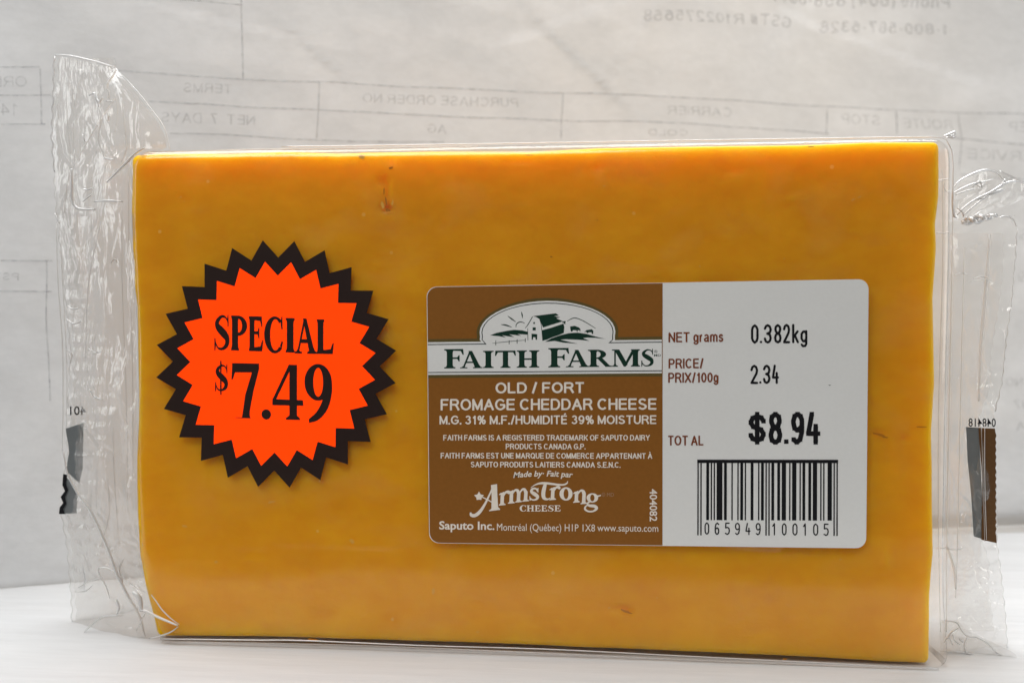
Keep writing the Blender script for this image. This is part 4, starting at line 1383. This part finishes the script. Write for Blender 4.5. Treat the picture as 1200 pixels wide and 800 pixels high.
arm += K([(492, 128, 3), (520, 108, 8), (560, 96, 15), (610, 96, 16), (670, 104, 14), (720, 106, 12), (745, 96, 10), (752, 80, 4)])
arm += low_stem(648, 124, 206) + K([(655, 150, 9), (670, 126, 15), (688, 124, 22), (696, 136, 12)])
arm += ring(740 / 6 + 540, 170 / 6 + 550, 46 / 6, 47 / 6, 17 / 6, 36 / 6, 0, 360, 24)
arm += low_stem(815, 150, 224) + K([(822, 172, 8), (842, 148, 14), (860, 152, 22), (868, 175, 26)]) + low_stem(867, 168, 234, flag=False)
arm += ring(925 / 6 + 540, 198 / 6 + 550, 41 / 6, 33 / 6, 15 / 6, 24 / 6, 0, 360, 24) + K([(945, 178, 8), (962, 186, 12), (985, 180, 8)])
arm += K([(905, 224, 12), (890, 240, 12), (905, 252, 18), (940, 256, 22), (955, 272, 20), (930, 292, 12), (895, 292, 12), (873, 276, 14), (880, 256, 10), (905, 246, 8)])
flat('cheese_maker_name', arm, MT['cream'], BW, label)
ch = []
for c, x0, x1 in (('C', 609, 616.6), ('H', 617.2, 626), ('E', 626.6, 633.6), ('E', 634.2, 641.4), ('S', 642.3, 648.8), ('E', 649.6, 657)):
    ch += glyph_px(c, x0, x1, 598.8, 591.6, .004, k=.24, s=.12, thin=.11)
flat('lettering', ch, MT['cream'], BW, label)
text('small_mark', '\u00a9 MD', 705, 719.5, 581.5, 4.4, ink('faint_print', (.36, .22, .13), .5, .05), BW, label, sl=0)

for s, x0, x1, b, h in [('NET grams', 783.4, 847.8, 401.2, 12.0), ('PRICE/', 783.4, 824.4, 431.8, 11.8), ('PRIX/100g', 783.0, 842.0, 448.4, 11.9), ('TOT AL', 782.6, 824.6, 521.8, 11.8)]:
    sans('lettering', s, x0, x1, b, h, 2.0, MT['rust'], D1, label)


# thermal-printer digits: narrow square-shouldered strokes
def seg_digit(c):
    """strokes on a 1 x 2 grid, y up"""
    k = .22
    def o(pts):
        return pts
    T = {
        '0': [[(.5, 2), (.15, 1.8), (0, 1.5), (0, .5), (.15, .2), (.5, 0), (.85, .2), (1, .5), (1, 1.5), (.85, 1.8), (.5, 2)]],
        '1': [[(.15, 1.55), (.6, 2), (.6, 0)]],
        '2': [[(0, 1.5), (.15, 1.85), (.5, 2), (.85, 1.85), (1, 1.5), (.9, 1.1), (0, 0), (1, 0)]],
        '3': [[(0, 1.6), (.2, 1.9), (.5, 2), (.85, 1.85), (1, 1.5), (.85, 1.15), (.4, 1.03)], [(.4, 1.03), (.85, .9), (1, .5), (.85, .15), (.5, 0), (.15, .12), (0, .45)]],
        '4': [[(.35, 2), (0, .62), (1, .62)], [(.75, 1.15), (.75, 0)]],
        '5': [[(.95, 2), (.1, 2), (.05, 1.15), (.5, 1.25), (.88, 1.1), (1, .65), (.85, .18), (.45, 0), (0, .2)]],
        '6': [[(.95, 1.75), (.6, 2), (.2, 1.8), (0, 1.3), (0, .45), (.15, .15), (.5, 0), (.85, .15), (1, .55), (.85, 1.0), (.5, 1.15), (.1, .95)]],
        '7': [[(0, 2), (1, 2), (.35, 0)]],
        '8': [[(.5, 2), (.12, 1.8), (.05, 1.5), (.2, 1.18), (.5, 1.06), (.8, 1.18), (.95, 1.5), (.88, 1.8), (.5, 2)], [(.5, 1.06), (.12, .85), (0, .5), (.12, .15), (.5, 0), (.88, .15), (1, .5), (.88, .85), (.5, 1.06)]],
        '9': [[(.05, .2), (.4, 0), (.8, .2), (1, .75), (1, 1.55), (.85, 1.85), (.5, 2), (.15, 1.85), (0, 1.45), (.15, 1.0), (.5, .85), (.9, 1.05)]],
        '.': [[(.42, 0.05), (.58, .05)]],
        'k': [[(.1, 2.0), (.1, 0)], [(.85, 1.25), (.12, .55)], [(.38, .78), (.9, 0)]],
        'g': [[(.95, 1.25), (.95, -.2), (.75, -.45), (.35, -.48), (.1, -.3)], [(.95, .95), (.75, 1.22), (.4, 1.22), (.08, .95), (.08, .4), (.35, .1), (.7, .1), (.95, .4)]],
        '$': [[(1, 1.5), (.82, 1.75), (.5, 1.83), (.15, 1.72), (0, 1.4), (.2, 1.1), (.8, .9), (1, .58), (.85, .25), (.5, .15), (.15, .25), (0, .5)], [(.5, 2.0), (.5, 0.0)]],
    }
    return T[c]


def digits(s, xs, base, top, w, mtl, nm, square=False):
    """s: characters, xs: list of (x0, x1); stroke width w (survey px)"""
    q = []
    for c, (x0, x1) in zip(s, xs):
        bl = base + slope(base) * (x0 - xs[0][0])
        h = (base - top) - w
        for st in seg_digit(c):
            P = [(x0 + w / 2 + a * (x1 - x0 - w), bl - w / 2 - b / 2 * h) for a, b in st]
            for i in range(len(P) - 1):
                q += strip([(P[i][0], P[i][1], w), (P[i + 1][0], P[i + 1][1], w)], 1, smooth=False)
            for p in P:
                q += disc(p[0], p[1], w / 2, n=8) if not square else [[(p[0] - w * .46, p[1] - w * .46), (p[0] + w * .46, p[1] - w * .46), (p[0] + w * .46, p[1] + w * .46), (p[0] - w * .46, p[1] + w * .46)]]
    flat(nm, q, mtl, D1, label)


digits('0.382kg', [(880, 889), (889.5, 894), (895, 904.5), (907, 916), (917.5, 926), (927.5, 937), (937.5, 946.5)], 402.6, 379.8, 2.7, MT['black'], 'price_print')
digits('2.34', [(879.3, 888.5), (889, 893), (894, 903), (904.5, 913)], 449.8, 427.2, 2.7, MT['black'], 'price_print')
digits('$8.94', [(877, 897.6), (900.5, 916.8), (918.3, 924.5), (926.8, 942.5), (944.5, 961.5)], 520.8, 482.2, 5.6, MT['black'], 'price_print', square=True)

# bar code 065949 100105 with its guard bars
LC = ['0001101', '0011001', '0010011', '0111101', '0100011', '0110001', '0101111', '0111011', '0110111', '0001011']
bits = '101' + ''.join(LC[int(c)] for c in '065949') + '01010' + ''.join(''.join('1' if b == '0' else '0' for b in LC[int(c)]) for c in '100105') + '101'
bars = []
bx0, bx1 = 817.3, 982.0
mw = (bx1 - bx0) / 95
i = 0
while i < 95:
    if bits[i] == '1':
        j = i
        while j < 95 and bits[j] == '1':
            j += 1
        xa, xb = bx0 + i * mw, bx0 + j * mw - .12
        guard = i < 3 or i >= 92 or 45 <= i < 50
        yt = 539.5 + .002 * (xa - bx0); yb = (626.8 if guard else 609.0) + .004 * (xa - bx0)
        sk = -.002 * (yb - yt)
        bars.append([(xa, yt), (xb, yt), (xb + sk, yb), (xa + sk, yb)])
        i = j
    else:
        i += 1
bars.append([(bx0 - .2, 538.2), (bx1 + .2, 538.4), (bx1 + .2, 542.4), (bx0 - .2, 542.2)])
flat('barcode', bars, MT['black'], D1, label)
dx = [(247, 272), (300, 325), (353, 380), (405, 432), (460, 487), (513, 540), (597, 622), (650, 675), (705, 732), (757, 783), (813, 840), (867, 895)]
digits('065949100105', [(a / 4.446 + 770, b / 4.446 + 770) for a, b in dx], 626.2, 611.6, 1.5, MT['black'], 'barcode_number')
flat('ink_speck', disc(972.4, 451.2, 1.5, .4), MT['line'], D1, label)

# ================================================================== burst sticker
CX, CY = 323.6, 426.4
def star(rt, rv, jit=0.0):
    p = []
    for i in range(24):
        for (r, da) in ((rt, 0), (rv, 7.5)):
            th = math.radians(96.4 - 15 * i - da)
            p.append((CX + r * math.cos(th) * .972, CY - r * math.sin(th) + .004 * r * math.cos(th)))
    return p


stick = slab_flat('burst_sticker', star(145.5, 124.5), MT['burst'], -.00080, -.00064, pack, label='black and fluorescent orange starburst special price sticker')
flat('orange_burst', [star(120.5, 103.5)], MT['redorange'], -.00083, stick)


def S5(x, y):
    return x / 2.5 + 170, y / 2.5 + 270


sp = []
for c, x0, x1, top, base in (('S', 203, 247, 247, 350), ('P', 252, 299, 249, 351), ('E', 304, 346, 251, 353), ('C', 349, 404, 253, 357), ('I', 412, 438, 256, 357), ('A', 438, 503, 257, 360), ('L', 503, 553, 260, 361)):
    X0, Y0 = S5(x0, base); X1, Y1 = S5(x1, top)
    sp += glyph_px(c, X0, X1, Y0, Y1, .02, k=.31 if c != 'I' else .26, s=.045, thin=.11)
flat('special_word', sp, MT['burst'], -.00085, stick)
sp = []
for c, x0, x1, top, base in (('$', 205, 243, 392, 470), ('7', 253, 334, 388, 547), ('.', 341, 369, 523, 553), ('4', 373, 464, 392, 553), ('9', 467, 548, 393, 556)):
    X0, Y0 = S5(x0, base); X1, Y1 = S5(x1, top)
    sp += glyph_px(c, X0, X1, Y0, Y1, .02, k=.26, s=.05)
flat('special_price', sp, MT['burst'], -.00085, stick)
